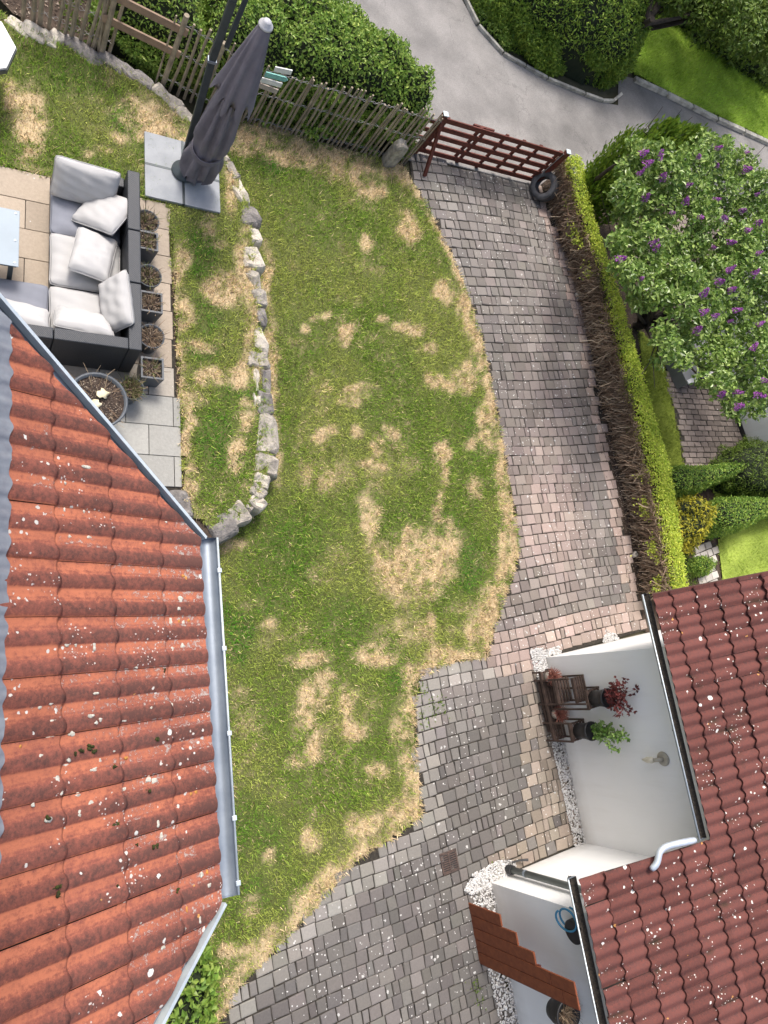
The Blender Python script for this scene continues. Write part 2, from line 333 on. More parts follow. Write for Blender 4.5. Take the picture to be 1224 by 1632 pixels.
# --- lawn colour field (photo positions turned into ground positions)
DRY = [(560,272,60,22,1),(480,255,50,18,1),(405,232,42,18,1),(420,215,45,14,.8),(590,303,22,14,1),(520,240,60,18,.9),(655,365,18,25,1),(633,367,9,9,1),(585,385,9,12,.8),(710,465,18,22,1),(742,500,14,35,1),
(487,525,8,10,.9),(550,530,13,14,1),(512,500,13,7,.8),(613,508,11,9,1),(650,525,24,9,.9),(683,555,20,8,.9),(690,605,22,11,1),(725,612,22,12,1),(515,690,13,12,1),(562,688,8,10,1),(597,705,10,18,1),(620,680,11,13,1),
(573,622,24,6,.7),(708,715,14,15,1),(710,745,7,28,.7),(745,703,9,8,.9),(772,680,18,36,1),(785,640,14,30,1),(800,740,10,35,1),(590,742,24,10,.8),(588,830,13,45,.8),(655,850,15,15,.9),(702,815,10,28,.8),(720,850,10,20,.7),
(650,905,58,48,1),(620,880,25,20,.9),(690,895,25,30,.9),(805,860,18,60,1),(803,940,22,40,1),(775,990,20,30,1),(677,990,10,16,1),(750,1005,12,20,1),(712,1048,42,13,1),(600,1048,36,18,.85),(425,998,16,8,.9),(490,1053,36,14,.95),
(500,1110,30,20,.95),(480,1140,20,20,.9),(505,1180,20,22,.8),(556,1130,12,35,.9),(565,1165,12,18,1),(655,1245,18,45,1),(640,1292,30,20,1),(590,1312,42,20,1),(500,1338,16,20,1),(420,1362,13,14,.9),(600,1225,16,12,.7),
(395,1525,38,22,1),(360,1510,18,10,.9),(440,1495,20,22,1),(490,1440,20,24,1),(530,1400,22,18,1),(665,1155,10,22,.7),(640,1165,14,30,.6),(425,440,10,45,.9),(430,600,8,95,.8),(441,720,8,50,.9),(745,590,30,14,.7),(560,640,30,10,.6),
(700,880,30,40,.8),(760,780,12,20,.8),(520,1085,25,10,.8),(380,1110,14,10,.6),(400,1440,20,20,.5),(470,1210,18,12,.6),(350,880,12,10,.7),(370,870,30,12,.6),(540,880,20,16,.35),(520,760,40,30,.3),(640,1010,40,25,.4)]
DRYU = [(45,190,28,55,1),(230,178,42,24,1),(268,195,26,30,1),(205,165,22,12,.9),(195,220,20,10,.9),(150,245,22,8,.9),(240,215,30,14,.8),(283,430,11,40,1),(290,500,15,35,1),(286,600,12,60,1),(296,690,8,70,1),(302,770,12,30,1),(360,460,30,30,1),
(340,602,26,14,1),(325,552,32,12,1),(400,585,16,20,.9),(385,600,18,16,.9),(388,660,15,28,1),(378,720,13,28,.9),(370,300,11,45,1),(388,400,9,40,1),(395,470,10,40,.9),(330,360,10,20,.5),(345,385,16,8,.6),(20,150,18,25,.9),(310,220,20,15,1),(400,520,8,60,.8),(312,640,20,14,.5),(15,440,10,10,0),(350,790,12,12,.6)]
LUSH = [(380,1010,26,50,1),(745,905,22,45,1),(360,970,20,20,.8),(690,320,26,22,.8),(440,270,22,12,1),(760,590,20,18,.8),(755,690,20,50,.5),(420,1330,30,50,.7),(380,1300,25,60,.6),(410,1420,30,30,.7),(630,1090,12,18,1),(470,870,50,60,.6),(460,560,40,60,.4),(720,860,25,40,.6),
(320,400,30,45,.9),(330,500,25,30,.8),(330,560,30,20,.9),(340,700,25,40,.9),(380,620,25,18,.8),(190,190,20,25,.8),(120,130,40,30,.4),(550,1000,50,50,.4),(360,1560,25,60,.6),(430,960,30,30,.5)]
def blobs(px, py, L):
    wx = (fbm(px * .02, py * .02, 1.2, 3) - .5) * 30; wy = (fbm(px * .02 + 50, py * .02, 1.2, 3) - .5) * 30; v = np.zeros(len(px))
    for x, y, rx, ry, s in L:
        d = np.sqrt(((px + wx - x) / (rx * 1.1)) ** 2 + ((py + wy - y) / (ry * 1.1)) ** 2); v = np.maximum(v, s * (1 - ss(d, .55, 1.25)))
    return v
LAWN_R = [(655, 290), (680, 330), (703, 375), (728, 425), (748, 480), (768, 545), (780, 600), (790, 650), (801, 710), (810, 770), (822, 830), (827, 880), (818, 915), (800, 962), (785, 1012), (773, 1052), (735, 1054), (700, 1064), (668, 1080), (660, 1120), (663, 1200), (672, 1300), (625, 1335), (562, 1375), (520, 1425), (470, 1480), (420, 1532), (380, 1572), (345, 1640), (300, 1720)]
TERR = [(-300, -60), (-60, -20), (20, 32), (57, 52), (90, 66), (150, 92), (205, 114), (255, 145), (300, 190), (345, 235), (368, 268), (385, 300), (400, 340), (404, 400), (408, 440), (416, 500), (416, 560), (424, 620), (432, 690), (430, 740), (416, 785), (385, 822), (345, 848), (320, 900), (100, 1000), (-300, 1000)]
TZ = .4
lawn_world = pix_poly(LAWN_R) + pix_poly([(0, 1720), (-200, 1000), (200, 880), (300, 700), (380, 500), (330, 300), (330, 170), (380, 192), (444, 204), (500, 226), (560, 242), (640, 262)])
terr_world = pix_poly(TERR, TZ); lawnR_w = pix_poly(LAWN_R)
GREEN = np.array([.19, .31, .035]); YEL = np.array([.42, .45, .11]); STRAW = np.array([.78, .61, .37]); LUSHC = np.array([.085, .25, .015]); THATCH = np.array([.12, .14, .04]); BROWN = np.array([.14, .095, .055])
def lawn_masks(P, z, upper):
    x, y = P[:, 0], P[:, 1]; px, py = topx(np.c_[P[:, :2], np.full(len(P), z)])
    dry = blobs(px, py, DRYU if upper else DRY)
    if not upper:
        e = dist_poly(P, lawnR_w); nz = fbm(x, y, 1.6, 3); nz2 = ss(fbm(x, y + 40, .9, 3), .38, .62); dry = np.maximum(dry, (1 - ss(e, .02 + .22 * nz * nz2, .08 + .5 * nz * (.3 + nz2))) * .95)
    n1 = fbm(x, y, 9, 4); n2 = fbm(x + 9, y, 2.2, 3)
    dry = np.clip(dry * (.18 + 1.15 * ss(n1, .30, .6)) + .32 * ss(n2, .5, .75) * ss(n1, .4, .62), 0, 1)
    lush = blobs(px, py, LUSH) * (1 - dry); mid = ss(fbm(x + 31, y, 1.1, 3), .35, .65)
    return dry, lush, mid
def near_poly(P, poly): return dist_poly(P, list(poly) + [poly[0]])
def turf(name, poly, z, upper, dens, col=None, kind='structure', blade=.045):
    """the ground under the grass as a fine sheet, and the blades as one mass"""
    Pp = np.array([p[:2] for p in poly]); lo = Pp.min(0); hi = Pp.max(0); st = .07
    nx, ny = ((hi - lo) / st).astype(int) + 2; gx, gy = np.meshgrid(lo[0] + st * np.arange(nx), lo[1] + st * np.arange(ny), indexing='ij')
    V = np.c_[gx.ravel(), gy.ravel()]; ins = poly_in(V, poly)
    zz = z + .018 * (fbm(V[:, 0], V[:, 1], 2, 3) - .5)
    i = np.arange(nx * ny).reshape(nx, ny); F = np.stack([i[:-1, :-1], i[1:, :-1], i[1:, 1:], i[:-1, 1:]], -1).reshape(-1, 4); F = F[ins[F].sum(1) >= 3]
    u, inv = np.unique(F, return_inverse=True); V = V[u]; zz = zz[u]; F = inv.reshape(-1, 4)
    def colour(P, bl):
        k = len(P)
        if col is None:
            d, l, m_ = lawn_masks(P, z, upper); r = rng.uniform(0, 1, k)
            if bl:
                c = GREEN[None] * (1 - m_[:, None] * .75) + YEL[None] * m_[:, None] * .75; c = c * (1 - l[:, None]) + LUSHC * l[:, None]; c = c * (.8 + .5 * fbm(P[:, 0], P[:, 1], 18, 3))[:, None]; q_ = r > .86; c[q_] = YEL * 1.25
                isd = r < d * .82 + .03; c[isd] = STRAW * rng.uniform(.5, 1.2, (isd.sum(), 1))
                c[(r > .96)] = BROWN; return c * rng.uniform(.6, 1.35, (k, 1))
            return THATCH * (1 - d[:, None]) * .75 + (STRAW * .62) * d[:, None]
        c0 = np.array(col); m_ = fbm(P[:, 0], P[:, 1], 1.3, 3)[:, None]
        return (c0 * (.75 + .5 * m_) + YEL * .25 * ss(m_, .45, .7)) * (rng.uniform(.75, 1.25, (k, 1)) if bl else .7)
    mk(name, MB().add(np.c_[V, zz], F, colour(V, False)), M['turf'], kind=kind, smooth=True)
    P = sample_poly(poly, dens)
    pxx, pyy = topx(np.c_[P, np.full(len(P), z)]); P = P[(pxx > -40) & (pxx < 1264) & (pyy > -40) & (pyy < 1672)]
    e = near_poly(P, poly); k = len(P); c = colour(P, True)
    cl = fbm(P[:, 0], P[:, 1], 14, 3); h = 1.25 * blade * rng.uniform(.4, 1.3, k) * (.45 + cl); a = rng.uniform(0, 6.28, k); wd = .011 * rng.uniform(.7, 1.4, k)
    lean = rng.uniform(.3, 1.3, k) * h; b = a + rng.normal(1.57, .4, k)
    zb = np.full(k, z - .012); B = np.c_[P, zb]; dx = np.c_[np.cos(a), np.sin(a), np.zeros(k)] * wd[:, None] / 2
    T = B + np.c_[np.cos(b) * lean, np.sin(b) * lean, h]
    V = np.stack([B - dx, B + dx, T], 1).reshape(-1, 3); F = np.arange(3 * k).reshape(k, 3)
    mk('grass', MB().add(V, F, np.repeat(c, 3, axis=0)), M['blade'], kind='stuff')
mk('terrace_bank', MB().prism(terr_world, -.01, TZ - .03), M['soil'], kind='structure')
PE = azv(5); PN = azv(95); SO = np.array([1.465, 3.961, 0])             # patio frame: origin at the sofa's corner
def pf(e, n, z=TZ): return SO + PE * e + PN * n + np.array([0, 0, z])
patio_w = [pf(-3.2, 2.45), pf(-1.3, 2.5), pf(-.3, 2.42), pf(.49, 2.3), pf(.55, .8), pf(.6, -1.45), pf(.35, -1.5), pf(-3.2, -1.5)]
slabs_w = [pf(.2, 2.48), pf(1.2, 2.48), pf(1.2, 3.42), pf(.2, 3.42)]
turf('lawn', lawn_world, .03, False, 5200)
def minus(P, polys): return P
upper_poly = terr_world[:23] + [pf(.75, -1.75), pf(.61, -1.5), pf(.56, .8), pf(.5, 2.43), pf(-.3, 2.43), pf(-1.3, 2.44), pf(-3.2, 2.44), at(-300, 200, TZ)]
turf('terrace_lawn', upper_poly, TZ + .01, True, 4800)

# --- block paving
GA = 12.; GE = azv(GA); GN = azv(GA + 90); GO = np.array([8.561, -1.984, 0])      # garage frame
def gf(e, n, z=0.): return GO + GE * e + GN * n + np.array([0, 0, z])
DR_R = [(866, 302), (874, 335), (893, 385), (910, 430), (930, 500), (942, 570), (957, 650), (973, 740), (990, 830), (1010, 920), (1028, 1005)]
drive_w = pix_poly([(652, 246), (862, 300)]) + pix_poly(DR_R[1:]) + [gf(2.6, 2.85), gf(.12, 2.8), gf(.05, 0), gf(-1.75, 0), gf(-1.75, -3), gf(-5.5, -3.5)] + [p for p in lawnR_w[::-1]]
drR_w = pix_poly(DR_R)
def blocks(name, poly, E, N, O, rowh, widths, colf, mat, zt=.03, gap=.014, base=None, row0=-60, row1=80, lo=-8, hi=12, warp=0):
    mb = MB(); T = []; 
    for r in range(row0, row1):
        x = lo + rng.uniform(0, .3)
        hh = rowh
        while x < hi:
            wd = rng.choice(widths); T.append((x, r * rowh, wd, hh)); x += wd
    T = np.array(T); c = O[None, :2] + (T[:, :1] + T[:, 2:3] / 2) * E[:2] + (T[:, 1:2] + T[:, 3:4] / 2) * N[:2]
    k = poly_in(c, poly); T = T[k]; c = c[k]; n = len(T); hx = T[:, 2] / 2 - gap / 2; hy = T[:, 3] / 2 - gap / 2
    dz = rng.normal(0, .002, n); tilt = rng.normal(0, .003, (n, 2)); rot = rng.normal(0, .02, n); rings = []
    for ins, z in ((0, -.02), (0, -.006), (.012, 0)):
        for sx, sy in ((-1, -1), (1, -1), (1, 1), (-1, 1)):
            cut = .012 if False else 0
            lx = sx * (hx - ins) + rng.normal(0, .0025, n); ly = sy * (hy - ins) + rng.normal(0, .0025, n)
            lx, ly = lx - ly * rot, ly + lx * rot
            wob = warp * np.sin((c[:, 0] + c[:, 1]) * 1.3)
            rings.append(np.c_[c + lx[:, None] * E[:2] + (ly + wob)[:, None] * N[:2], zt + z + dz + tilt[:, 0] * sx + tilt[:, 1] * sy])
    V = np.stack(rings, 1).reshape(-1, 3); b = (np.arange(n) * 12)[:, None, None]; f = [[8, 9, 10, 11]]
    for o in (0, 4):
        for j in range(4): f.append([o + j, o + (j + 1) % 4, o + 4 + (j + 1) % 4, o + 4 + j])
    F = (b + np.array(f)[None]).reshape(-1, 4); col = colf(c)
    mb.add(V, F, np.repeat(col, 12, axis=0)); return mk(name, mb, mat, kind='structure')
def drive_col(c):
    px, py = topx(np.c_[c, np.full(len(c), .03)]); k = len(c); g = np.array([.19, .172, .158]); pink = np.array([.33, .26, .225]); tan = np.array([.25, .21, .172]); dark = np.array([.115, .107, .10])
    e = (c - GO[:2]) @ GE[:2]; n = (c - GO[:2]) @ GN[:2]; ed = dist_poly(c, drR_w)
    m = np.zeros((k, 3)) + g
    lp = np.exp(-((px - 870) / 70) ** 2 - ((py - 800) / 200) ** 2); lp = np.clip(lp * (.45 + 1.1 * fbm(c[:, 0], c[:, 1], 1.5, 2)), 0, 1)[:, None]; m = m * (1 - lp * .9) + pink * lp * .9
    dk = (np.exp(-((px - 880 - (py - 420) * .19) / 22) ** 2) * ss(py, 330, 400) * (1 - ss(py, 800, 1000)))[:, None] * .6; st_ = ss(fbm(c[:, 0] + 7, c[:, 1], .9, 4), .42, .62)[:, None]; m = m * (1 - .25 * st_)
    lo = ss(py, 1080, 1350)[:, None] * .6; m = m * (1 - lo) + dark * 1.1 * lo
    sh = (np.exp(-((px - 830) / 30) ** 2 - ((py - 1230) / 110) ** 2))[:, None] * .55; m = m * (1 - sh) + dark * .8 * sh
    b = ((ed < .2) | ((e > -.85) & (n > -.1) & (n < 3.1) & (px > 835)) | ((np.abs(n - .1) < .22) & (e > -1.7) & (e < 0))); bb = b & (rng.uniform(0, 1, k) < .93)
    m[bb] = (tan if True else pink) * rng.uniform(.8, 1.15, (bb.sum(), 1)); b2 = (ed < .27) | ((n > 2.75) & (n < 3.3) & (e > -1)); m[b2] = pink * .98 * rng.uniform(.85, 1.15, (b2.sum(), 1))
    lw = dist_poly(c, lawnR_w); pl = (lw < .35) & (py > 1060); m[pl] = m[pl] * .6 + np.array([.36, .34, .3]) * .4
    return m * rng.uniform(.86, 1.13, (k, 1)) * (1 + rng.normal(0, .012, (k, 3)))
joint = pm('dark joint sand', (.022, .019, .016), (.05, .043, .033), 25, .98, .6, .01, 60)
sheet('driveway_bed', None, joint, .012, world=drive_w)
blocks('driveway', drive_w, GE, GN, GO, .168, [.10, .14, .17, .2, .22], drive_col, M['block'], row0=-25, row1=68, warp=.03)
# soil strip between the drive and the hedge, and the gravel drains
HB = [(872, 330), (905, 425), (925, 500), (955, 640), (1000, 850), (1022, 950)]
sheet('soil_strip', [(860, 296), (900, 262)] + [(960, 330), (1010, 500), (1075, 740), (1120, 935), (1120, 1010), (1026, 1008)] + DR_R[::-1], M['soil'], .016)
# neighbour's ground
sheet('neighbour_bed', None, M['soil'], .002, world=pix_poly([(935, 230), (1110, 260), (1400, 420), (1500, 1000), (1120, 1010), (1075, 740), (1000, 480)]))
nb_lawn = pix_poly([(1012, 520), (1050, 560), (1062, 600), (1080, 690), (1090, 745), (1060, 760), (1030, 640)])
turf('neighbour_lawn', nb_lawn, .03, False, 2500, col=(.24, .30, .04))
nb_lawn2 = pix_poly([(1120, 760), (1300, 700), (1400, 960), (1150, 1000), (1148, 920), (1140, 870), (1160, 830)])
turf('neighbour_lawn', nb_lawn2, .03, False, 1800, col=(.32, .42, .07))
verge = pix_poly([(1008, 122), (1060, 148), (1140, 188), (1224, 226), (1300, 260), (1400, 200), (1224, 90), (1150, 20), (1040, -30), (960, -30), (980, 60)])
turf('verge', verge, .05, False, 1500, col=(.30, .46, .05), blade=.07)
nbp = pix_poly([(1040, 545), (1058, 585), (1080, 680), (1092, 750), (1240, 735), (1260, 560), (1130, 330), (1000, 380)])
sheet('neighbour_paving_bed', None, joint, .01, world=nbp)
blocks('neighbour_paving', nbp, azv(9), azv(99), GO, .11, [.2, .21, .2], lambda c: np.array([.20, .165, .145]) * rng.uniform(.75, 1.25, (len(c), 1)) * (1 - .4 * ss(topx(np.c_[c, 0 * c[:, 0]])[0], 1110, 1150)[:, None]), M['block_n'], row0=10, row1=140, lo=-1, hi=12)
npath = pix_poly([(1108, 872), (1142, 865), (1140, 900), (1150, 960), (1110, 970), (1112, 915)])
sheet('garden_path_bed', None, joint, .012, world=npath)
blocks('garden_path', npath, azv(20), azv(110), GO, .14, [.2, .16], lambda c: np.array([.42, .39, .36]) * rng.uniform(.8, 1.2, (len(c), 1)), M['block_n'], row0=-10, row1=60, lo=-1, hi=8)

# --- terrace slabs
def slab_col(c):
    d = c - SO[:2]; e = d @ PE[:2]; n = d @ PN[:2]; beige = np.array([.36, .30, .235]); grey = np.array([.33, .325, .30]); t = (ss(-n, -.2, .3) * ss(e, -.9, -.5))[:, None]
    return (beige * (1 - t) + grey * t) * rng.uniform(.88, 1.12, (len(c), 1))
sheet('terrace_paving_bed', None, joint, TZ - .012, world=patio_w)
def slabs(name, poly):
    mb = MB(); r0 = -1.40
    for r in range(12):
        x = -3.2 + (.3 if r % 2 else 0); n0 = r0 + r * .385 - .38
        while x < .62:
            wd = .57; a = max(x, -3.2); b = min(x + wd, .50 + (.11 if n0 < -.3 else .04)); x += wd
            if b - a < .06: continue
            if n0 + .38 > 2.5: continue
            c = pf((a + b) / 2, n0 + .19, TZ - .01); z = rng.normal(0, .0015)
            if n0 < -1.55: continue
            mb.box(c + (0, 0, z), (b - a - .008, .377, .04), [PE, PN, (0, 0, 1)], 0, slab_col(c[None, :2])[0])
    return mk(name, mb, M['slab'], kind='structure', bevel=.004)
slabs('terrace_paving', patio_w)
#%%ROOFS
M['tile'] = None
def tile_mat(name, clean, worn, dark, fleck_sc, fleck_d, left):
    m, t, b = newmat(name); a = nd(t, 'ShaderNodeAttribute', attribute_name='Col'); sp = t.nodes.new('ShaderNodeSeparateXYZ'); t.links.new(a.outputs['Vector'], sp.inputs[0])
    U, Vv, ph = sp.outputs                                                          # metres across, metres down the slope, roll height 0..1
    v = coords(t); g = t.nodes.new('ShaderNodeNewGeometry'); rp = g.outputs['Random Per Island']
    n1 = noise(t, v, 30, 9, .82); n2 = noise(t, v, 2.2, 4); n3 = noise(t, v, 90, 3)
    base = mix(t, rp, clean, tuple(x * .8 for x in clean)); base = mix(t, math_(t, 'MULTIPLY', n2, .6), base, tuple(x * .9 for x in worn))
    if left:
        wear = math_(t, 'ADD', math_(t, 'MULTIPLY', math_(t, 'POWER', ph, .3), .95), math_(t, 'MULTIPLY', Vv, .14))      # rolls weather, worse towards the eaves
        wear = math_(t, 'ADD', wear, math_(t, 'MULTIPLY', math_(t, 'SUBTRACT', n1, .5), 1.7)); wear = math_(t, 'ADD', wear, math_(t, 'MULTIPLY', math_(t, 'SUBTRACT', n2, .5), .5))
        f = nd(t, 'ShaderNodeMapRange', inp={1: .58, 2: .88}); t.links.new(wear, f.inputs[0]); wr = f.outputs[0]
        f2 = nd(t, 'ShaderNodeMapRange', inp={1: 1.0, 2: 1.35}); t.links.new(math_(t, 'ADD', wear, math_(t, 'MULTIPLY', n3, .25)), f2.inputs[0]); dk = f2.outputs[0]
    else:
        f = nd(t, 'ShaderNodeMapRange', inp={1: .35, 2: .6}); t.links.new(n1, f.inputs[0]); wr = f.outputs[0]
        f2 = nd(t, 'ShaderNodeMapRange', inp={1: .50, 2: .70}); t.links.new(math_(t, 'ADD', math_(t, 'ADD', math_(t, 'MULTIPLY', n1, .6), math_(t, 'MULTIPLY', n3, .4)), math_(t, 'MULTIPLY', math_(t, 'SUBTRACT', .4, ph), .16)), f2.inputs[0]); dk = f2.outputs[0]
    c = mix(t, wr, base, worn); c = mix(t, math_(t, 'MULTIPLY', dk, .75), c, dark)
    tone = math_(t, 'ADD', math_(t, 'MULTIPLY', rp, .2 if left else .42), .9 if left else .8); cb_ = t.nodes.new('ShaderNodeCombineColor'); [t.links.new(tone, cb_.inputs[i]) for i in range(3)]; c = mix(t, 1., c, cb_.outputs[0], 'MULTIPLY')
    if not left:
        ms = ramp(t, noise(t, v, 2.6, 6), [(.56, (0, 0, 0)), (.68, (1, 1, 1))]); c = mix(t, math_(t, 'MULTIPLY', math_(t, 'MULTIPLY', ms, math_(t, 'SUBTRACT', 1., ph)), .7), c, (.035, .032, .018))
    # lichen: small pale spots, pale crusts
    for sc, thr, msc, mth, colr in ((fleck_sc, .16, 1.7, fleck_d, (.6, .57, .52)), (fleck_sc * 2.2, .2, 2.6, fleck_d + .02, (.55, .5, .46)), (fleck_sc * .45, .10, 1.1, fleck_d - .06, (.66, .65, .6)), (fleck_sc * .8, .13, 3.1, .64, (.5, .25, .08))):
        d = math_(t, 'ADD', voro(t, v, sc), math_(t, 'MULTIPLY', math_(t, 'SUBTRACT', noise(t, v, sc * 2.2, 3), .5), .55))
        msk = math_(t, 'GREATER_THAN', noise(t, v, msc, 2), mth); c = mix(t, math_(t, 'MULTIPLY', math_(t, 'LESS_THAN', d, thr), msk), c, colr)
    if left:
        cr = math_(t, 'MULTIPLY', math_(t, 'GREATER_THAN', math_(t, 'ADD', n1, math_(t, 'MULTIPLY', Vv, .035)), .62), math_(t, 'LESS_THAN', ph, .35)); cr = math_(t, 'MULTIPLY', cr, math_(t, 'GREATER_THAN', math_(t, 'ADD', noise(t, v, 1.4, 2), math_(t, 'MULTIPLY', Vv, .05)), .60)); c = mix(t, math_(t, 'MULTIPLY', cr, .8), c, (.45, .42, .38))
    t.links.new(c, b.inputs['Base Color']); b.inputs['Roughness'].default_value = .92; b.inputs['Specular IOR Level'].default_value = .2; bump(t, b, n1, .7, .008); return m
M['tile_l'] = tile_mat('orange clay tile', (.66, .225, .12), (.27, .092, .066), (.065, .042, .038), 18, .59, True)
M['tile_r'] = tile_mat('dark red clay tile', (.20, .065, .05), (.115, .048, .042), (.05, .032, .03), 11, .57, False)
M['under'] = pm('roofing underlay', (.02, .018, .016), (.035, .03, .028), 10, .95, 0)
def tile_roof(name, p0, s, h, nrm_, smin, smax, hmin, hmax, expo, wid, prof, step, th, mat, clip=(), gap=0., jit=.004, over=.06, bend=.4, off=0., parent=None, lipc=.02):
    """overlapping tiles, each its own shell; s points down the slope, h along the eaves"""
    mb = MB(); nu = 30; us = np.linspace(0, 1, nu + 1)
    for ci in range(int(math.floor(smin / expo)), int(math.ceil(smax / expo))):
        for ti in range(int(math.floor(hmin / wid)) - 1, int(math.ceil(hmax / wid)) + 1):
            u0 = ti * wid + off; v0 = ci * expo + rng.normal(0, jit); v1 = v0 + expo + rng.normal(0, jit * .5); t1 = rng.normal(0, .0015); t2 = rng.normal(0, .002)
            rows = []
            for vv, zl in ((v0 - over, -step * over / expo), (v0 + expo * .5, step * .5), (v1 - lipc, step), (v1, step - .004), (v1, step - th), (v1 - over * .8, step - th - .002)):
                z = prof(us) + zl + t1 * vv / expo + t2 * us
                sag = lipc * .5 * np.sin(us * math.pi * 4) if vv == v1 else 0
                u = u0 + us * (wid - .003)
                rows.append(np.c_[u, np.full(nu + 1, vv) + sag * bend, z])
            R3 = np.concatenate(rows); W = p0 + R3[:, :1] * h + R3[:, 1:2] * s + R3[:, 2:3] * nrm_
            ph = np.tile(np.clip(prof(us) / max(prof(us).max(), 1e-6), 0, 1), len(rows))
            F = [[r * (nu + 1) + j, r * (nu + 1) + j + 1, (r + 1) * (nu + 1) + j + 1, (r + 1) * (nu + 1) + j] for r in range(len(rows) - 1) for j in range(nu)]
            mb.add(W, F, np.c_[R3[:, 0], R3[:, 1] - smin, ph] + 1e-4)
    me = mb.data(name, mat, True, np.array(parent['_w']) if parent else None)
    bm = bmesh.new(); bm.from_mesh(me); o_ = np.array(parent['_w']) if parent else np.zeros(3)
    for pc, pn in clip:
        bmesh.ops.bisect_plane(bm, geom=bm.verts[:] + bm.edges[:] + bm.faces[:], plane_co=Vector(np.array(pc) - o_), plane_no=Vector(pn), clear_outer=True)
    bm.to_mesh(me); bm.free(); me.shade_smooth()
    o = bpy.data.objects.new(name, me); COL.objects.link(o); o['_w'] = (0, 0, 0)
    if parent: o.parent = parent; o['_w'] = parent['_w']
    return o
def gutter(mb, a, b, r, up=np.array([0, 0, 1.]), out=None, t=.004, depth=1.0, mi=0, mi_rim=1, rim=.009, mi_in=None):
    """half-round trough from a to b, rim bead on the outer side; out = horizontal direction away from the wall"""
    a = np.array(a); b = np.array(b); d = nrm(b - a); out = nrm(out - d * (out @ d)); up2 = nrm(np.cross(d, out)); up2 = up2 if up2[2] > 0 else -up2
    k = 10; pts = [(-r * math.cos(math.pi * i / k), -r * depth * math.sin(math.pi * i / k)) for i in range(k + 1)]
    pin = [(x * (1 - t / r), y * (1 - t / r)) for x, y in pts]
    for L, m_ in ((pts, mi), (pin[::-1], mi if mi_in is None else mi_in)):
        V = [q + x * out + y * up2 for q in (a, b) for x, y in L]; n = len(L)
        mb.add(V, [[i, i + 1, n + i + 1, n + i] for i in range(n - 1)], None, m_)
    for q in (a, b):
        mb.polys([q + x * out + y * up2 for x, y in pts], [list(range(len(pts)))], mi)
    mb.tube([a + out * r, b + out * r], rim, 8, mi_rim)
# ---- house: lower roof in front of the upper wall, bay shaped eaves
az = R_(7); PIT = R_(30); HE = azv(7); HN = azv(97); hs = HE * math.cos(PIT) - np.array([0, 0, math.sin(PIT)]); hn = HE * math.sin(PIT) + np.array([0, 0, math.cos(PIT)])
k0 = 1.72 * 3; rp = ray(330, 1000); p0L = C0 + nrm(rp) * k0
def L(px, py, lift=0.): return hit(px, py, p0L + hn * lift, hn)
eA, eB, eC, eD = L(-60, 432), L(318, 862), L(352, 1432), L(215, 1680)
sE = (L(335, 1150) - p0L) @ hs - .012
house = thing('house', (-.12, -1, 0), 'white house with an orange tiled lower roof edged by zinc gutters, at the left', 'house')
def profL(u):
    p = np.zeros_like(u); q = (u % .5) / .5
    roll = q < .62; p[roll] = .017 * np.sin(math.pi * q[roll] / .62) ** .6
    p[~roll] = .002; p += .003 * ((q > .62) & (q < .70)) + .004 * (u > .97); return p
def side_plane(a, b, ctr):
    d = nrm(b - a); n = nrm(np.cross(d, hn)); 
    if (ctr - a) @ n > 0: n = -n
    return (a, n)
ctrL = L(150, 1000)
clipL = [side_plane(eA, eB, ctrL), side_plane(eC, eD, ctrL), (p0L + hs * sE, hs), (np.array([-.16, 0, 0]), -HE)]
roofL = tile_roof('roof', p0L, hs, HN, hn, -2.1, sE + .3, -3.6, 3.6, 0.37, .30, profL, .016, .014, M['tile_l'], clipL, parent=house, off=.075, bend=1.0, jit=.003)
mk('roof_underlay', MB().polys([p0L + hs * a_ + HN * b_ - hn * .012 for a_, b_ in []] or [q - hn * .03 for q in (p0L - hs * 2.0 + HN * 2.2, eA, eB, eC, eD, p0L - hs * 2.0 - HN * 3.2)], [[0, 1, 2, 3, 4, 5]]), M['under'], house)
# main gutter
g = MB(); ga = L(331, 857, -.02); gb = L(364, 1430, -.02); gr = .066
ctr_off = HE * .0
gutter(g, ga, gb, gr, out=HE, mi=0, mi_rim=1, rim=.008); mk('gutter', g, [M['zinc'], M['zinc_rim']], house, smooth=True)
for f_ in (.1, .33, .57, .80, .97):
    q = ga + (gb - ga) * f_; mk('gutter_bracket', MB().box(q + HE * gr + (0, 0, .006), (.03, .03, .012), [HE, HN, (0, 0, 1)]), M['zinc_rim'], house, bevel=.003)
for a_, b_ in ((L(-70, 405), L(322, 862)), (L(352, 1436), L(215, 1695))):
    d = nrm(b_ - a_); n = side_plane(a_, b_, ctrL)[1]; g = MB()
    gutter(g, a_ - n * .035 - hn * .012, b_ - n * .035 - hn * .012, .055, out=n, depth=.8, rim=.004, mi=0)
    g.beam(a_ + n * .022 + hn * .005, b_ + n * .022 + hn * .005, .022, .05, up=hn, mi=1)
    mk('verge_gutter', g, [M['zinc'], M['zinc_rim']], house, smooth=False)
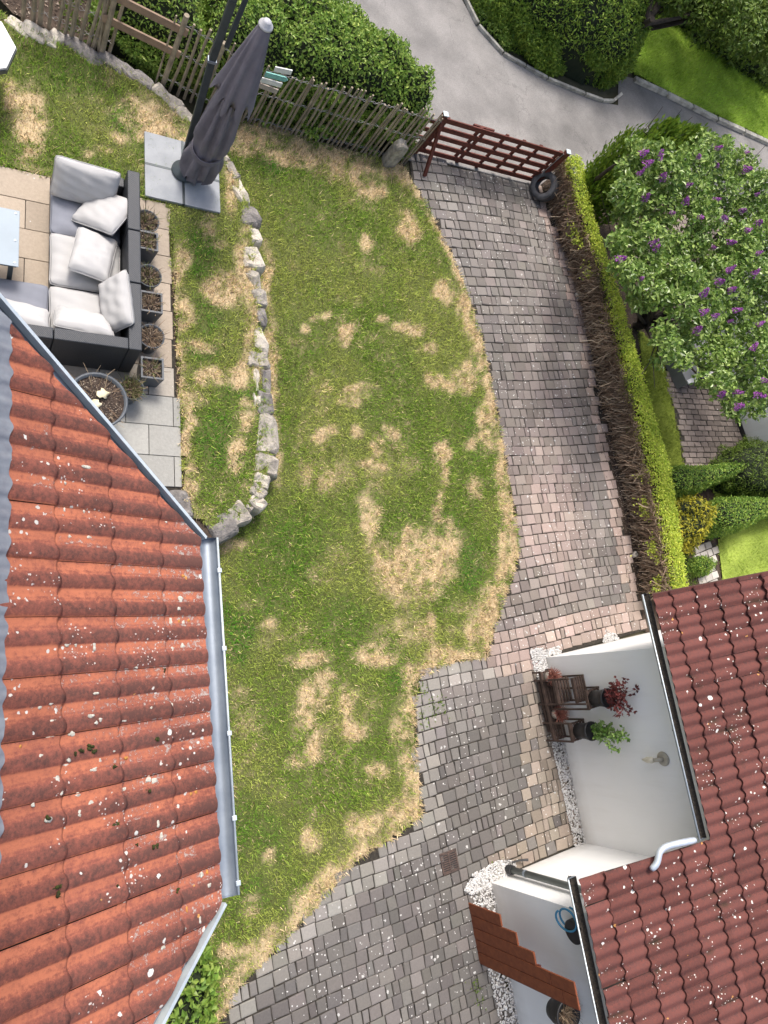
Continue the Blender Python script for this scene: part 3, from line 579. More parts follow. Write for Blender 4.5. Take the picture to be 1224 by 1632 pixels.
# ribbed flashing along the top, pressed over the rolls
mb = MB(); hh = np.arange(-3.4, 3.4, .01); e0 = -1.0
edge = np.array([((L(x, y) - p0L) @ hs, (L(x, y) - p0L) @ HN) for x, y in ((12, 545), (12, 700), (9, 850), (6, 950), (2, 1060), (0, 1150), (-3, 1230), (-4, 1330), (-14, 1450), (-30, 1600))])
so_ = np.argsort(edge[:, 1]); es = np.interp(hh, edge[so_, 1], edge[so_, 0]) + .010 * np.sin(hh / .15 * 2 * math.pi + .8) + .004 * np.sin(hh * 61)
rows = []; 
for i in range(7):
    f_ = i / 6; s_ = es * (1 - f_) + (-1.95) * f_; u = ((hh - .075) / .30) % 1.0
    z = .024 + profL(u) * (.8 - .2 * f_) + .0025 * np.sin(hh / .012 * 2 * math.pi) * (1) + .01 * f_ * np.sin(f_ * 3)
    rows.append(p0L + s_[:, None] * hs + hh[:, None] * HN + z[:, None] * hn)
n_ = len(hh); mb.add(np.concatenate(rows), [[r * n_ + j, r * n_ + j + 1, (r + 1) * n_ + j + 1, (r + 1) * n_ + j] for r in range(6) for j in range(n_ - 1)])
o = mk('flashing', mb, M['lead'], house, smooth=True)
bm = bmesh.new(); bm.from_mesh(o.data); ofs = np.array(house['_w'])
for pc, pn in clipL[:2] + clipL[3:]:
    bmesh.ops.bisect_plane(bm, geom=bm.verts[:] + bm.edges[:] + bm.faces[:], plane_co=Vector(np.array(pc) - ofs), plane_no=Vector(pn), clear_outer=True)
bm.to_mesh(o.data); bm.free()
# walls under the roof and behind it
inn = lambda p, k_: p - nrm((p - ctrL) * (1, 1, 0)) * k_
WP = [inn(q, .35) for q in (eA, eB, eC, eD)]; wl = [-.12 * HE + HN * n_ for n_ in (-5.5, 4.6)]
base = [wl[1], WP[0] if (WP[0] @ HE) > -.1 else wl[1] + HE * .01, WP[1], WP[2], WP[3], wl[0]]
ztop = [p0L[2] - ((np.array(q) - p0L) @ HE) * math.tan(PIT) - .12 for q in base]
mk('bay_wall', MB().prism(base, -.05, ztop), M['render'], house)
mk('wall', MB().prism([wl[0], wl[1], wl[1] - HE * 7, wl[0] - HE * 7], -.05, 8.6), M['render'], house)
# moss clumps and lichen rosettes lying on the tiles
mo = MB(); li = MB(); lo_ = MB()
def onL(px, py):
    lf = .01
    for _ in range(3):
        p = L(px, py, lf); u = ((p - p0L) @ HN - .075) % .30; v = ((p - p0L) @ hs) % .37; lf = float(profL(np.array([u / .30]))[0]) + .016 * v / .37 + .0006
    return p
for x, y in ((261, 1068), (120, 1200), (128, 1196), (143, 1194), (148, 1190), (150, 1197), (186, 1312), (243, 1351), (250, 1350), (92, 1415), (188, 1412), (183, 1222), (282, 1420), (140, 1190), (216, 1345), (235, 1258), (75, 1305), (93, 1425), (250, 1178)):
    [mo.blob(onL(x, y) + rng.normal(0, .006, 3), (.006 + .006 * rng.random(), .008, .007), 7, 5, .3) for _ in range(5)]
for x, y, r in ((289, 955, 12), (285, 970, 5), (272, 990, 10), (292, 992, 6), (150, 1030, 8), (107, 1028, 6), (121, 1028, 5), (64, 1124, 7), (81, 1118, 8), (85, 1153, 12), (144, 1141, 7), (112, 1170, 9), (80, 1178, 10), (105, 1218, 12), (109, 1208, 8), (94, 1243, 9), (150, 1227, 6), (238, 1242, 9), (248, 1244, 9), (121, 1267, 8), (100, 1263, 6), (196, 1259, 7), (273, 1127, 8), (241, 1129, 4), (68, 1207, 7), (294, 1029, 9), (274, 1034, 7), (217, 1063, 6), (82, 1006, 4), (137, 744, 9), (103, 812, 5), (134, 815, 5), (143, 856, 5), (111, 855, 5), (57, 1000, 4), (146, 1280, 7), (127, 1297, 8), (76, 1307, 8), (106, 1308, 5), (103, 1323, 6), (257, 1333, 9), (255, 1313, 6), (52, 1283, 5), (323, 1394, 7), (334, 1411, 6), (268, 1455, 5), (225, 1466, 7), (282, 1490, 6), (260, 1510, 5), (294, 1480, 5), (317, 1467, 6), (226, 827, 4), (265, 832, 4), (229, 866, 4), (104, 770, 4), (196, 1148, 6), (161, 1147, 5), (154, 1152, 5), (152, 1105, 6), (183, 1195, 5), (160, 1212, 6), (148, 1227, 5)):
    p = onL(x + rng.normal(0, 1), y); rr = r * .0022
    (li if rng.random() < 1 else lo_).blob(p, (rr * rng.uniform(.8, 1.2), rr * rng.uniform(.7, 1.1), .0022), 14, 5, .30, 0, np.array([hs, HN, hn]))
for x, y in ((298, 1449), (330, 1390), (305, 1265), (312, 1262), (292, 918), (296, 922), (285, 990), (300, 989), (32, 1190), (38, 1187), (201, 1208)):
    lo_.blob(onL(x, y), (.011, .014, .004), 8, 5, .3, 0, np.array([hs, HN, hn]))
join(roofL, mo, M['moss']); join(roofL, li, M['lichen']); join(roofL, lo_, M['lichen_o'])

# ---- garage
PG = R_(15); gs = -(GE * math.cos(PG) + np.array([0, 0, math.sin(PG)])); gn = -GE * math.sin(PG) + np.array([0, 0, math.cos(PG)])
p0G = at(1029, 953, 2.5)
def Gp(px, py, lift=0.): return hit(px, py, p0G + gn * lift, gn)
def gl(p): d = np.array(p) - p0G; return d @ gs, d @ GN
garage = thing('garage', gf(2, 0), 'white rendered garage with a dark red tiled roof in two steps, lower right', 'garage')
def profG(u): return .027 * (.5 - .5 * np.cos(u * 4 * math.pi)) ** .8
sN, nN = gl(Gp(1040, 956)); s1, n1 = gl(Gp(1132, 1350)); s2, n2 = gl(Gp(922, 1400)); s3, n3 = gl(Gp(968, 1632))
NSPL = gl(Gp(1000, 1377))[1]
print('garage eaves', sN, s1, s2, s3, 'n', nN, n1, n2, n3, 'split', NSPL)
sm = (sN + s1) / 2; sx = (s2 + s3) / 2
ex = .355
tile_roof('roof', p0G, gs, GN, gn, sm - ex * 24, sm, NSPL - 9, .02, ex, .30, profG, .030, .013, M['tile_r'], [(p0G + gs * sm, gs), (p0G + GN * .03, GN), (p0G + GN * (NSPL - 5.5), -GN)], parent=garage, off=(NSPL % .3), bend=1.6, jit=.006)
tile_roof('roof_step', p0G, gs, GN, gn, sm, sx, NSPL - 9, NSPL, ex, .30, profG, .030, .013, M['tile_r'], [(p0G + gs * sx, gs), (p0G + GN * NSPL, GN), (p0G + gs * sm, -gs), (p0G + GN * (NSPL - 5.5), -GN)], parent=garage, off=(NSPL % .3), bend=1.6, jit=.006)
mk('roof_underlay', MB().polys([p0G + gs * a_ + GN * b_ - gn * .02 for a_, b_ in ((sm - .03, 0), (sm - .03, NSPL - .01), (sx - .03, NSPL - .01), (sx - .03, NSPL - 5.4), (-8, NSPL - 5.4), (-8, 0))], [[0, 1, 2, 3, 4, 5]]), M['under'], garage)
we = .12                                                             # face of the main wall
def roofz(e, n_, dn=.08):
    q = gf(e, n_); return p0G[2] + ((q - p0G) @ GE) * math.tan(PG) - dn
W1 = [gf(we, 2.8), gf(we, 0), gf(-1.69, 0), gf(-1.69, -5.2), gf(6, -5.2), gf(6, 2.8)]
mb = MB().prism(W1, -.05, [p0G[2] + ((q - p0G) @ GE) * math.tan(PG) - .07 for q in W1])
mk('wall', mb, M['render'], garage)
M['paint'] = pm('white painted wood', (.7, .7, .68), None, 8, .6, .05)
mk('bargeboard', MB().beam(p0G + gs * (sm - .02) + GN * .03 - gn * .055, p0G - gs * 7 + GN * .03 - gn * .055, .022, .10, up=gn), pm('brown bargeboard', (.09, .04, .03), None, 8, .7, .1), garage)
for nm, (a_, b_) in {'gutter': (p0G + gs * (sm + .045) + GN * .05, p0G + gs * (sm + .045) + GN * (NSPL + .01)), 'gutter_': (p0G + gs * (sx + .045) + GN * (NSPL + .02), p0G + gs * (sx + .045) + GN * (NSPL - 5.4))}.items():
    g = MB(); dn = np.array([0, 0, -.03]); gutter(g, a_ + dn, b_ + dn, .062, out=-GE, mi=0, mi_rim=1, mi_in=2, rim=.009)
    go_ = mk('gutter', g, [M['zinc'], M['zinc_rim'], M['dirt']], garage, smooth=True)
    g = MB(); k = int(np.linalg.norm(b_ - a_) / .05)
    for i in range(k):
        q = a_ + (b_ - a_) * rng.random() + dn - (0, 0, .045) - GE * rng.normal(0, .012); g.blob(q, (.02, .03, .01), 6, 4, .3)
    join(go_, g, M['dirt'])
# zinc swan neck from the main gutter onto the lower roof
P = [Gp(x, y, l) for x, y, l in ((1112, 1338, .06), (1092, 1342, .10), (1072, 1346, .10), (1058, 1350, .10), (1050, 1358, .10), (1049, 1369, .10), (1046, 1379, .10), (1036, 1387, .08))]
M['zinc_new'] = pm('pale zinc pipe', (.62, .68, .74), (.5, .56, .62), 7, .35, .04, .002, 60, .4)
mk('swan_neck_pipe', MB().tube(P, .042, 12), M['zinc_new'], garage, smooth=True, subd=1)
pb = gf(-1.37, .09, 0); pt = gf(-1.37, .09, 2.0); g = MB(); g.tube([pb + (0, 0, .12), pb + (0, 0, 1.75), pb + (0, 0, 1.85) - GE * .2], .045, 14); pp = mk('downpipe', g, pm('grey green plastic pipe', (.17, .19, .18), (.12, .135, .13), 4, .5, .1), garage, smooth=True)
mk('pipe_collar', MB().tube([pb, pb + (0, 0, .16)], .062, 14), M['black'], pp, smooth=False); mk('pipe_clamp', MB().tube([pb + (0, 0, .42), pb + (0, 0, .45)], .05, 14), M['zinc'], pp)
#%%TERRACE OBJECTS
# ---- edging stones
def rock(c, size, ang, flat=.8, seed=None):
    """squared lump of weathered stone"""
    mb = MB(); n, m = 14, 9; ph = rng.uniform(0, 6, 8); V = []; sx, sy, sz = np.array(size) / 2; ca, sa = math.cos(ang), math.sin(ang); sk_ = rng.uniform(-.18, .18, 2)
    for i in range(m + 1):
        t = math.pi * i / m
        for j in range(n):
            a = 2 * math.pi * j / n; d = np.array([math.sin(t) * math.cos(a), math.sin(t) * math.sin(a), math.cos(t)])
            d = np.sign(d) * np.abs(d) ** .42
            k = 1 + .07 * math.sin(3 * a + ph[0]) + .06 * math.sin(5 * a + ph[1]) * math.sin(2 * t + ph[2]) + rng.normal(0, .022)
            x, y, z = d[0] * sx * k, d[1] * sy * k * (1 + sk_[0] * d[0]), d[2] * sz * (1 + .10 * math.sin(4 * d[0] + ph[3]) + .08 * math.sin(5 * d[1] + ph[4]))
            V.append((c[0] + x * ca - y * sa, c[1] + x * sa + y * ca, c[2] + z))
    mb.add(V, [[i * n + j, (i + 1) * n + j, (i + 1) * n + (j + 1) % n, i * n + (j + 1) % n] for i in range(m) for j in range(n)]); return mb
ST = [  # centre in the photo, length and width in metres, turn in degrees, tone, label
 (347, 238, .14, .12, -40, 'p', 'small pale edging stone just right of the closed parasol'), (358, 251, .16, .12, -45, 's', 'small grey edging stone right of the parasol'),
 (371, 271, .26, .13, -55, 's', 'dark pitted edging stone beside a pale green tuft'), (383, 306, .36, .18, -65, 'p', 'long pale edging stone level with the foot of the ballast slabs'),
 (396, 343, .32, .30, -70, 'd', 'broad purplish grey boulder in the edging'), (407, 376, .22, .15, -80, 'p', 'small whitish edging stone right below the broad purplish grey boulder'),
 (402, 411, .32, .26, -80, 'p', 'wide pale edging stone with a cream left half beside the dead grass'), (404, 444, .28, .20, -85, 's', 'mottled black and white edging stone beside the round patch of dead grass'),
 (413, 473, .24, .20, -80, 's', 'grey rounded edging stone between the mottled stone and a low one'), (417, 504, .26, .14, -85, 'd', 'low grey edging stone above the long white one'), (414, 540, .36, .18, -75, 'p', 'long white edging stone streaked with a dark crack'),
 (413, 574, .24, .27, -90, 's', 'square grey and white edging stone above the split pair'), (409, 606, .33, .09, -90, 'p', 'narrow cream stone, left one of the split pair in the edging'), (424, 606, .33, .12, -90, 'd', 'narrow dark stone, right one of the split pair in the edging'),
 (423, 642, .33, .20, -90, 'd', 'dark rough edging stone directly above the largest block'), (409, 637, .24, .10, -90, 'p', 'flat whitish stone left of the dark rough edging stone'), (427, 690, .54, .26, -92, 's', 'largest block of the edging, long and grey, at the bend of the lawn'),
 (424, 738, .28, .30, -100, 's', 'wedge shaped grey edging stone under the largest block'), (418, 765, .18, .20, -110, 'p', 'pale rounded edging stone below the wedge shaped one'), (410, 783, .18, .20, -125, 's', 'small flat topped edging stone in the lower bend'),
 (411, 800, .18, .20, -130, 'p', 'slanting pale edging stone at the outside of the lower bend'), (397, 810, .10, .09, -120, 's', 'tiny grey stone wedged in the lower bend of the edging'), (381, 818, .25, .25, -150, 's', 'square pale grey block near the lower end of the edging'),
 (356, 838, .36, .26, -155, 'd', 'last block of the edging, dark and cracked, next to the gutter corner'), (281, 806, .36, .34, -80, 'd', 'dark square boulder at the lower corner of the terrace paving'),
 (24, 38, .22, .14, -30, 'p', 'small pale stone at the top left by the white table'), (37, 48, .18, .14, -35, 'p', 'small whitish stone third from the top left corner'), (57, 51, .30, .20, -20, 'p', 'long chalky white stone below the first pickets'),
 (76, 60, .20, .16, -30, 's', 'rough pale stone below the fifth picket from the left'), (90, 57, .18, .16, -30, 'p', 'knobbly yellowish white stone under the seventh picket'), (82, 68, .12, .12, 0, 'p', 'fist sized white stone lying in the grass below the knobbly one'),
 (133, 80, .52, .20, -30, 'd', 'long dark sloping stone under the pickets left of the rail fence'), (180, 99, .34, .16, -30, 'd', 'flat dark stone under the left end of the rail fence'), (204, 113, .28, .14, -30, 'd', 'flat grey stone under the middle of the rail fence'),
 (228, 127, .30, .15, -30, 'd', 'flat grey stone under the right end of the rail fence'), (257, 147, .26, .16, -40, 's', 'lichen spotted stone at the foot of the short picket fence'), (276, 163, .22, .18, -40, 's', 'mottled stone behind the parasol, nearest the dead grass'),
 (294, 181, .22, .16, -45, 's', 'grey stone touching the left side of the parasol cover'), (305, 190, .10, .10, -45, 'p', 'pale pebble against the left side of the parasol cover')]
for x, y, L_, W_, an, tn, lab in ST:
    q = at(x, y, TZ + .012); hg = .5 if y > 200 else .2
    mk('edging_stone', rock((0, 0, 0), (L_ * 1.14, W_ * 1.3, hg), R_(an + 5)), M[{'p': 'stone_pale', 's': 'stone', 'd': 'stone_dark'}[tn]], label=lab, cat='stone', group='stones edging the upper lawn', loc=q - (0, 0, hg / 2 - .02), local=True)
gp = at(628, 246, .25); mk('gate_stone', rock((0, 0, 0), (.24, .20, .62), .4), M['stone'], label='tall grey stone standing between the picket fence and the gate', cat='stone', loc=gp * (1, 1, 0) + (0, 0, .25), local=True)
for x, y, r, lab in ((905, 388, .10, 'round pale stone on the soil under the bare hedge, nearer the tyre'), (922, 470, .08, 'small grey stone on the soil under the bare hedge, farther from the tyre'), (1012, 884, .07, 'grey stone in the soil near the garage roof corner')):
    mk('stone', rock((0, 0, 0), (r * 1.6, r * 1.2, r), .6), M['stone_pale'], label=lab, cat='stone', loc=at(x, y, .05), local=True)
# ---- ballast slabs and parasol
for i, (e, n, lab) in enumerate(((.45, 3.19, 'grey ballast slab behind the parasol foot, farther from the edging stones'), (.96, 3.19, 'grey ballast slab behind the parasol foot, mostly hidden by its cover'), (.45, 2.70, 'grey ballast slab in front of the parasol foot, on the sofa side'), (.96, 2.70, 'grey ballast slab in front of the parasol foot, on the side of the edging stones'))):
    mk('paving_slab', MB().box((0, 0, 0), (.485, .465, .045), [PE, PN, (0, 0, 1)]), M['slate'], bevel=.004, label=lab, cat='slab', group='slabs weighing down the parasol', loc=pf(e, n, TZ + .035), local=True)
cc = pf(.705, 2.945, TZ)
M['frame'] = pm('anthracite metal', (.07, .085, .09), (.055, .065, .07), 6, .45, .05, .002, 60, .3)
M['fabric'] = pm('grey parasol fabric', (.175, .162, .19), (.14, .128, .152), 5, .9, .4, .003, 150)
par = thing('parasol', cc, 'closed grey cantilever parasol with a strap round it, standing on four slabs', 'parasol')
g = MB(); g.beam(cc - PE * .5 + (0, 0, .045), cc + PE * .5 + (0, 0, .045), .035, .03); g.beam(cc - PN * .48 + (0, 0, .047), cc + PN * .48 + (0, 0, .047), .035, .03)
mk('cross_foot', g, M['frame'], par, bevel=.003)
mk('base', MB().lathe([(0, .06), (.15, .06), (.16, .075), (.155, .10), (.09, .12), (.07, .17), (0, .17)], cc, 24), M['frame'], par, smooth=True)
mA = at(338, 96, 2.1); mB = at(371, 0, 3.05); dm = nrm(mB - mA); m0 = at(291, 262, TZ + .1)
g = MB(); pts = [m0, mA, mB, mB + dm * .5]; 
for a_, b_ in zip(pts[:-1], pts[1:]): g.beam(a_, b_, .085, .055, up=PN)
mk('mast', g, M['frame'], par, bevel=.008)
mk('mast_collar', MB().beam(mA - dm * .02, mA + dm * .02, .105, .075, up=PN), M['zinc'], par, bevel=.004)
sA = at(361, 75, 2.35); sB = at(391, 0, 3.0); mk('arm', MB().beam(sA, sB + nrm(sB - sA) * .5, .055, .04, up=PN), M['frame'], par, bevel=.006)
# canopy: folded cloth, upper flaps over lower pleats
bx = at(308, 288, TZ)[:2]; zt, zb = 3.20, TZ + .10
def canopy(z0, z1, r0, r1, pl, amp, tw, sk0, nz=26, n=96, c=bx, belt=None, fl=0):
    V = []
    for i in range(nz + 1):
        f_ = i / nz; z = z0 + (z1 - z0) * f_; r = r0 + (r1 - r0) * f_ ** .7
        q_ = math.exp(-((z - belt) / .14) ** 2) if belt else 0
        if belt: r *= (1 - .20 * q_) * (1 - .25 * max(0, (belt - z) / .6))
        for j in range(n):
            a = 2 * math.pi * j / n; w_ = math.sin(pl * a + tw * z * 2 + .8 * math.sin(2 * a + z * 2)); w_ = np.sign(w_) * abs(w_) ** .75
            rr = r * (1 + amp * (1 - .7 * q_) * (.3 + .7 * min(1, f_ * 2.2)) * w_ + .12 * math.sin(2 * a + tw + z * 1.7)); zz = z + (fl * w_ + .05 * math.sin(3 * a + tw)) * (f_ > .97)
            V.append((c[0] + rr * math.cos(a), c[1] + rr * math.sin(a), zz))
    return V, [[i * n + j, (i + 1) * n + j, (i + 1) * n + (j + 1) % n, i * n + (j + 1) % n] for i in range(nz) for j in range(n)]
g = MB(); g.add(*canopy(zt - .1, zb + .12, .05, .245, 8, .20, .35, 0, belt=1.12, fl=.07)); cn = mk('canopy', g, M['fabric'], par, smooth=True)
g = MB(); g.add(*canopy(zt, zt - 1.12, .055, .225, 8, .13, -.4, 0, fl=-.13)); mk('canopy_flap', g, M['fabric'], cn, smooth=True)
g = MB(); g.add(*canopy(1.0, zb, .10, .10, 3, .35, .8, 0, fl=0, c=bx + np.array([-.03, -.03]), nz=10)); mk('canopy_end', g, M['fabric'], cn, smooth=True)
mk('cap', MB().lathe([(0, .06), (.03, .056), (.048, .04), (.052, .015), (.078, .0), (.082, -.02), (.05, -.03)], (*bx, zt), 24), pm('pale grey plastic', (.5, .5, .52), None, 8, .5, .05), par, smooth=True)
g = MB(); n = 48
V = []
for z in (-.035, .035):
    for rr in (0, .012):
        for j in range(n):
            a = 2 * math.pi * j / n; V.append((bx[0] + (.202 + rr) * math.cos(a), bx[1] + (.202 + rr) * math.sin(a), 1.12 + z + .07 * math.cos(a - 1)))
g.add(V, [[o_ * n + j, o_ * n + (j + 1) % n, p_ * n + (j + 1) % n, p_ * n + j] for o_, p_ in ((0, 2), (3, 1), (2, 3), (1, 0)) for j in range(n)])
mk('strap', g, M['fabric'], par)
# ---- sofa
def wick():
    m, t, b = newmat('dark wicker'); v = coords(t); w1 = nd(t, 'ShaderNodeTexWave', inp={'Scale': 26, 'Distortion': 1.5}); w1.bands_direction = 'Z'; t.links.new(v, w1.inputs[0]); w2 = nd(t, 'ShaderNodeTexWave', inp={'Scale': 26, 'Distortion': 1.5}); w2.bands_direction = 'DIAGONAL'; t.links.new(v, w2.inputs[0])
    f = math_(t, 'MULTIPLY', w1.outputs['Fac'], w2.outputs['Fac']); t.links.new(ramp(t, f, [(0, (.018, .02, .024)), (1, (.06, .066, .076))]), b.inputs['Base Color']); b.inputs['Roughness'].default_value = .5; bump(t, b, f, .6, .004); return m
M['wicker'] = wick(); M['cushion'] = pm('light grey cushion cloth', (.44, .435, .43), (.40, .395, .39), 3, .95, .35, .003, 220); M['seatcloth'] = pm('slate grey seat cloth', (.22, .23, .265), (.19, .2, .23), 3, .95, .35, .003, 220)
sofa = thing('corner_sofa', pf(0, 0), 'dark wicker L shaped corner sofa piled with grey cushions on the terrace', 'sofa')
AX = [PE, PN, (0, 0, 1)]; BH = .72; BT = .145
def sbox(name, e0, e1, n0, n1, z0, z1, bev=.012):
    return mk(name, MB().box(pf((e0 + e1) / 2, (n0 + n1) / 2, TZ + (z0 + z1) / 2), (e1 - e0, n1 - n0, z1 - z0), AX), M['wicker'], sofa, bevel=bev)
for n0, n1 in ((1.52, 2.30), (.84, 1.51), (.0, .83)):
    sbox('backrest', -BT, 0, n0, n1, .03, BH)
    sbox('seat_base', -.93, -BT - .003, n0 + (.14 if n0 == 0 else 0), n1 - (.13 if n1 == 2.30 else 0), .03, .24)
sbox('backrest', -.93, -BT - .003, 0, .137, .03, BH); sbox('backrest', -1.75, -.937, 0, .137, .03, BH); sbox('seat_base', -1.75, -.937, .14, .83, .03, .24); sbox('armrest', -.93, -BT - .003, 2.175, 2.30, .03, BH - .18)
for e, n in ((-.06, .06), (-.06, 2.22), (-.88, 2.22), (-.88, .9), (-1.7, .78), (-1.7, .06), (-.06, 1.1)):
    mk('foot', MB().box(pf(e, n, TZ + .015), (.05, .05, .03), AX), M['black'], sofa)
def cushion(c, size, e1, e2, e3, lab, mat='cushion', puff=.28, grp='loose cushions on the sofa', name='cushion', sag=0, crease=0):
    """pillow: two bulging faces meeting in a seam, piping round the seam"""
    e1, e2, e3 = nrm(e1), nrm(e2), nrm(e3); n = 22; u = np.linspace(-1, 1, n); U, W_ = np.meshgrid(u, u, indexing='ij')
    ed = (1 - np.abs(U) ** 6) * (1 - np.abs(W_) ** 6); th = size[2] / 2 * (.30 + .70 * ed ** .45) * (1 + puff * (1 - U ** 2) * (1 - W_ ** 2)); ph = rng.uniform(0, 6, 4)
    wr = .006 * np.sin(9 * U + 3 * W_ + ph[0]) * np.sin(4 * W_ + ph[1]) + .004 * np.sin(14 * W_ + 5 * U + ph[2]) + crease * -.012 * np.exp(-((W_ - .15 * U + .1) / .05) ** 2) + crease * -.010 * np.exp(-((W_ - .15 * U - .12) / .05) ** 2)
    rs = 1 - .05 * (1 - np.abs(W_) ** 2) * 0; X = U * size[0] / 2 * (1 - .035 * (1 - W_ ** 2)); Y = W_ * size[1] / 2 * (1 - .035 * (1 - U ** 2))
    k = np.maximum(0, np.abs(U) + np.abs(W_) - 1.82); X = X * (1 - k * .25); Y = Y * (1 - k * .25)
    P = lambda z: c + X[..., None] * e1 + Y[..., None] * e2 + (z + sag * (U ** 2 - .5))[..., None] * e3
    g = MB(); i = np.arange(n * n).reshape(n, n); Fq = np.stack([i[:-1, :-1], i[1:, :-1], i[1:, 1:], i[:-1, 1:]], -1).reshape(-1, 4)
    g.add(P(th + wr).reshape(-1, 3), Fq); g.add(P(-th + wr * .5).reshape(-1, 3), Fq[:, ::-1])
    rim = [(j, 0) for j in range(n)] + [(n - 1, j) for j in range(1, n)] + [(j, n - 1) for j in range(n - 2, -1, -1)] + [(0, j) for j in range(n - 2, 0, -1)]
    a_ = P(th + wr); b_ = P(-th + wr * .5); r_ = len(rim); mid = P(0 * th); cen = c
    ring = [a_[q] for q in rim] + [mid[q] + nrm(mid[q] - cen) * .012 for q in rim] + [b_[q] for q in rim]
    g.add(ring, [[j, (j + 1) % r_, r_ + (j + 1) % r_, r_ + j] for j in range(r_)] + [[r_ + j, r_ + (j + 1) % r_, 2 * r_ + (j + 1) % r_, 2 * r_ + j] for j in range(r_)])
    o = mk(name, g, M[mat], smooth=True, label=lab, cat='cushion', group=grp, loc=c)
    pp = [mid[q] + nrm(mid[q] - cen) * .014 for q in rim]; mk('piping', MB().tube(pp + pp[:1], .005, 5, cap=False), M[mat], o, smooth=True); return o
sz = TZ + .24
def cu(e, n, z, sx_, sy_, sz_, lab, rot=0, tilt=0, tax='e', mat='cushion', **k):
    a = R_(rot); X = PE * math.cos(a) + PN * math.sin(a); Y = -PE * math.sin(a) + PN * math.cos(a); Z = np.array([0, 0, 1.])
    t = R_(tilt)
    if tax == 'e': Y, Z = Y * math.cos(t) + Z * math.sin(t), -Y * math.sin(t) + Z * math.cos(t)
    else: X, Z = X * math.cos(t) + Z * math.sin(t), -X * math.sin(t) + Z * math.cos(t)
    return cushion(pf(e, n, TZ + z), (sx_, sy_, sz_), X, Y, Z, lab, mat, **k)
cu(-.555, 1.835, .315, .77, .66, .12, 'slate grey seat cushion in the end seat, half covered by a pillow', mat='seatcloth', puff=.1)
cu(-.555, 1.175, .325, .77, .65, .13, 'light grey seat cushion in the middle seat, under the creased pillow', puff=.1)
cu(-.555, .48, .325, .77, .68, .13, 'light grey seat cushion in the corner seat', puff=.1)
cu(-1.36, .48, .315, .80, .68, .12, 'slate grey seat cushion at the far left, cut by the picture edge', mat='seatcloth', puff=.1)
cu(-.60, 2.06, .60, .70, .50, .17, 'upright pillow leaning on the armrest at the top end of the sofa', rot=-3, tilt=66)
cu(-.37, 1.80, .52, .56, .56, .16, 'pillow lying askew across the end seat, touching the backrest', rot=-32, tilt=30, tax='n')
cu(-.50, 1.22, .50, .44, .62, .16, 'creased flat pillow lying on the middle seat', rot=-12, tilt=-8, crease=1)
cu(-.26, .60, .60, .22 + .22, .66, .16, 'narrow upright pillow leaning on the backrest in the corner', rot=6, tilt=60, tax='n')
cu(-.60, .33, .52, .62, .44, .16, 'pillow leaning on the low backrest in the corner seat', rot=-4, tilt=-40)
cu(-1.33, .32, .52, .74, .44, .16, 'pillow at the far left, leaning on the low backrest beside the roof edge', rot=-6, tilt=-40)
# ---- table
tb = thing('garden_table', pf(-1.72, 1.15), 'low garden table with a pale blue glass top at the left edge', 'table')
mk('table_top', MB().box(pf(-1.72, 1.15, TZ + .66), (.86, .68, .012), AX), pm('pale blue frosted glass', (.29, .345, .39), (.26, .31, .35), 2, .5, 0, spec=.3), tb, bevel=.004)
mk('table_frame', MB().box(pf(-1.72, 1.15, TZ + .625), (.82, .64, .05), AX), M['frame'], tb, bevel=.006)
for e, n in ((-1.36, 1.43), (-1.36, .87), (-2.08, 1.43), (-2.08, .87)): mk('leg', MB().box(pf(e, n, TZ + .30), (.05, .05, .60), AX), M['frame'], tb)
for e, n in ((-1.33, 1.45), (-1.33, .85), (-1.33, 1.12)): mk('bolt', MB().lathe([(0, .008), (.011, .006), (.013, 0)], pf(e, n, TZ + .667), 12), M['zinc_rim'], tb)
wt = at(-40, 62, TZ + .7); tw_ = thing('round_table', wt * (1, 1, 0) + (0, 0, TZ), 'white many sided table top with a dark rim at the top left edge', 'table')
mk('table_top', MB().prism([wt[:2] + .42 * np.array([math.cos(R_(a_)), math.sin(R_(a_))]) for a_ in range(11, 371, 45)], TZ + .68, TZ + .71), M['paint'], tw_, bevel=.004)
mk('table_rim', MB().prism([wt[:2] + .43 * np.array([math.cos(R_(a_)), math.sin(R_(a_))]) for a_ in range(11, 371, 45)], TZ + .62, TZ + .679), M['frame'], tw_)
mk('leg', MB().tube([wt * (1, 1, 0) + (0, 0, TZ), wt * (1, 1, 0) + (0, 0, TZ + .62)], .04, 10), M['frame'], tw_); mk('table_foot', MB().lathe([(0, .05), (.22, .04), (.24, 0)], wt * (1, 1, 0) + (0, 0, TZ), 20), M['frame'], tw_)
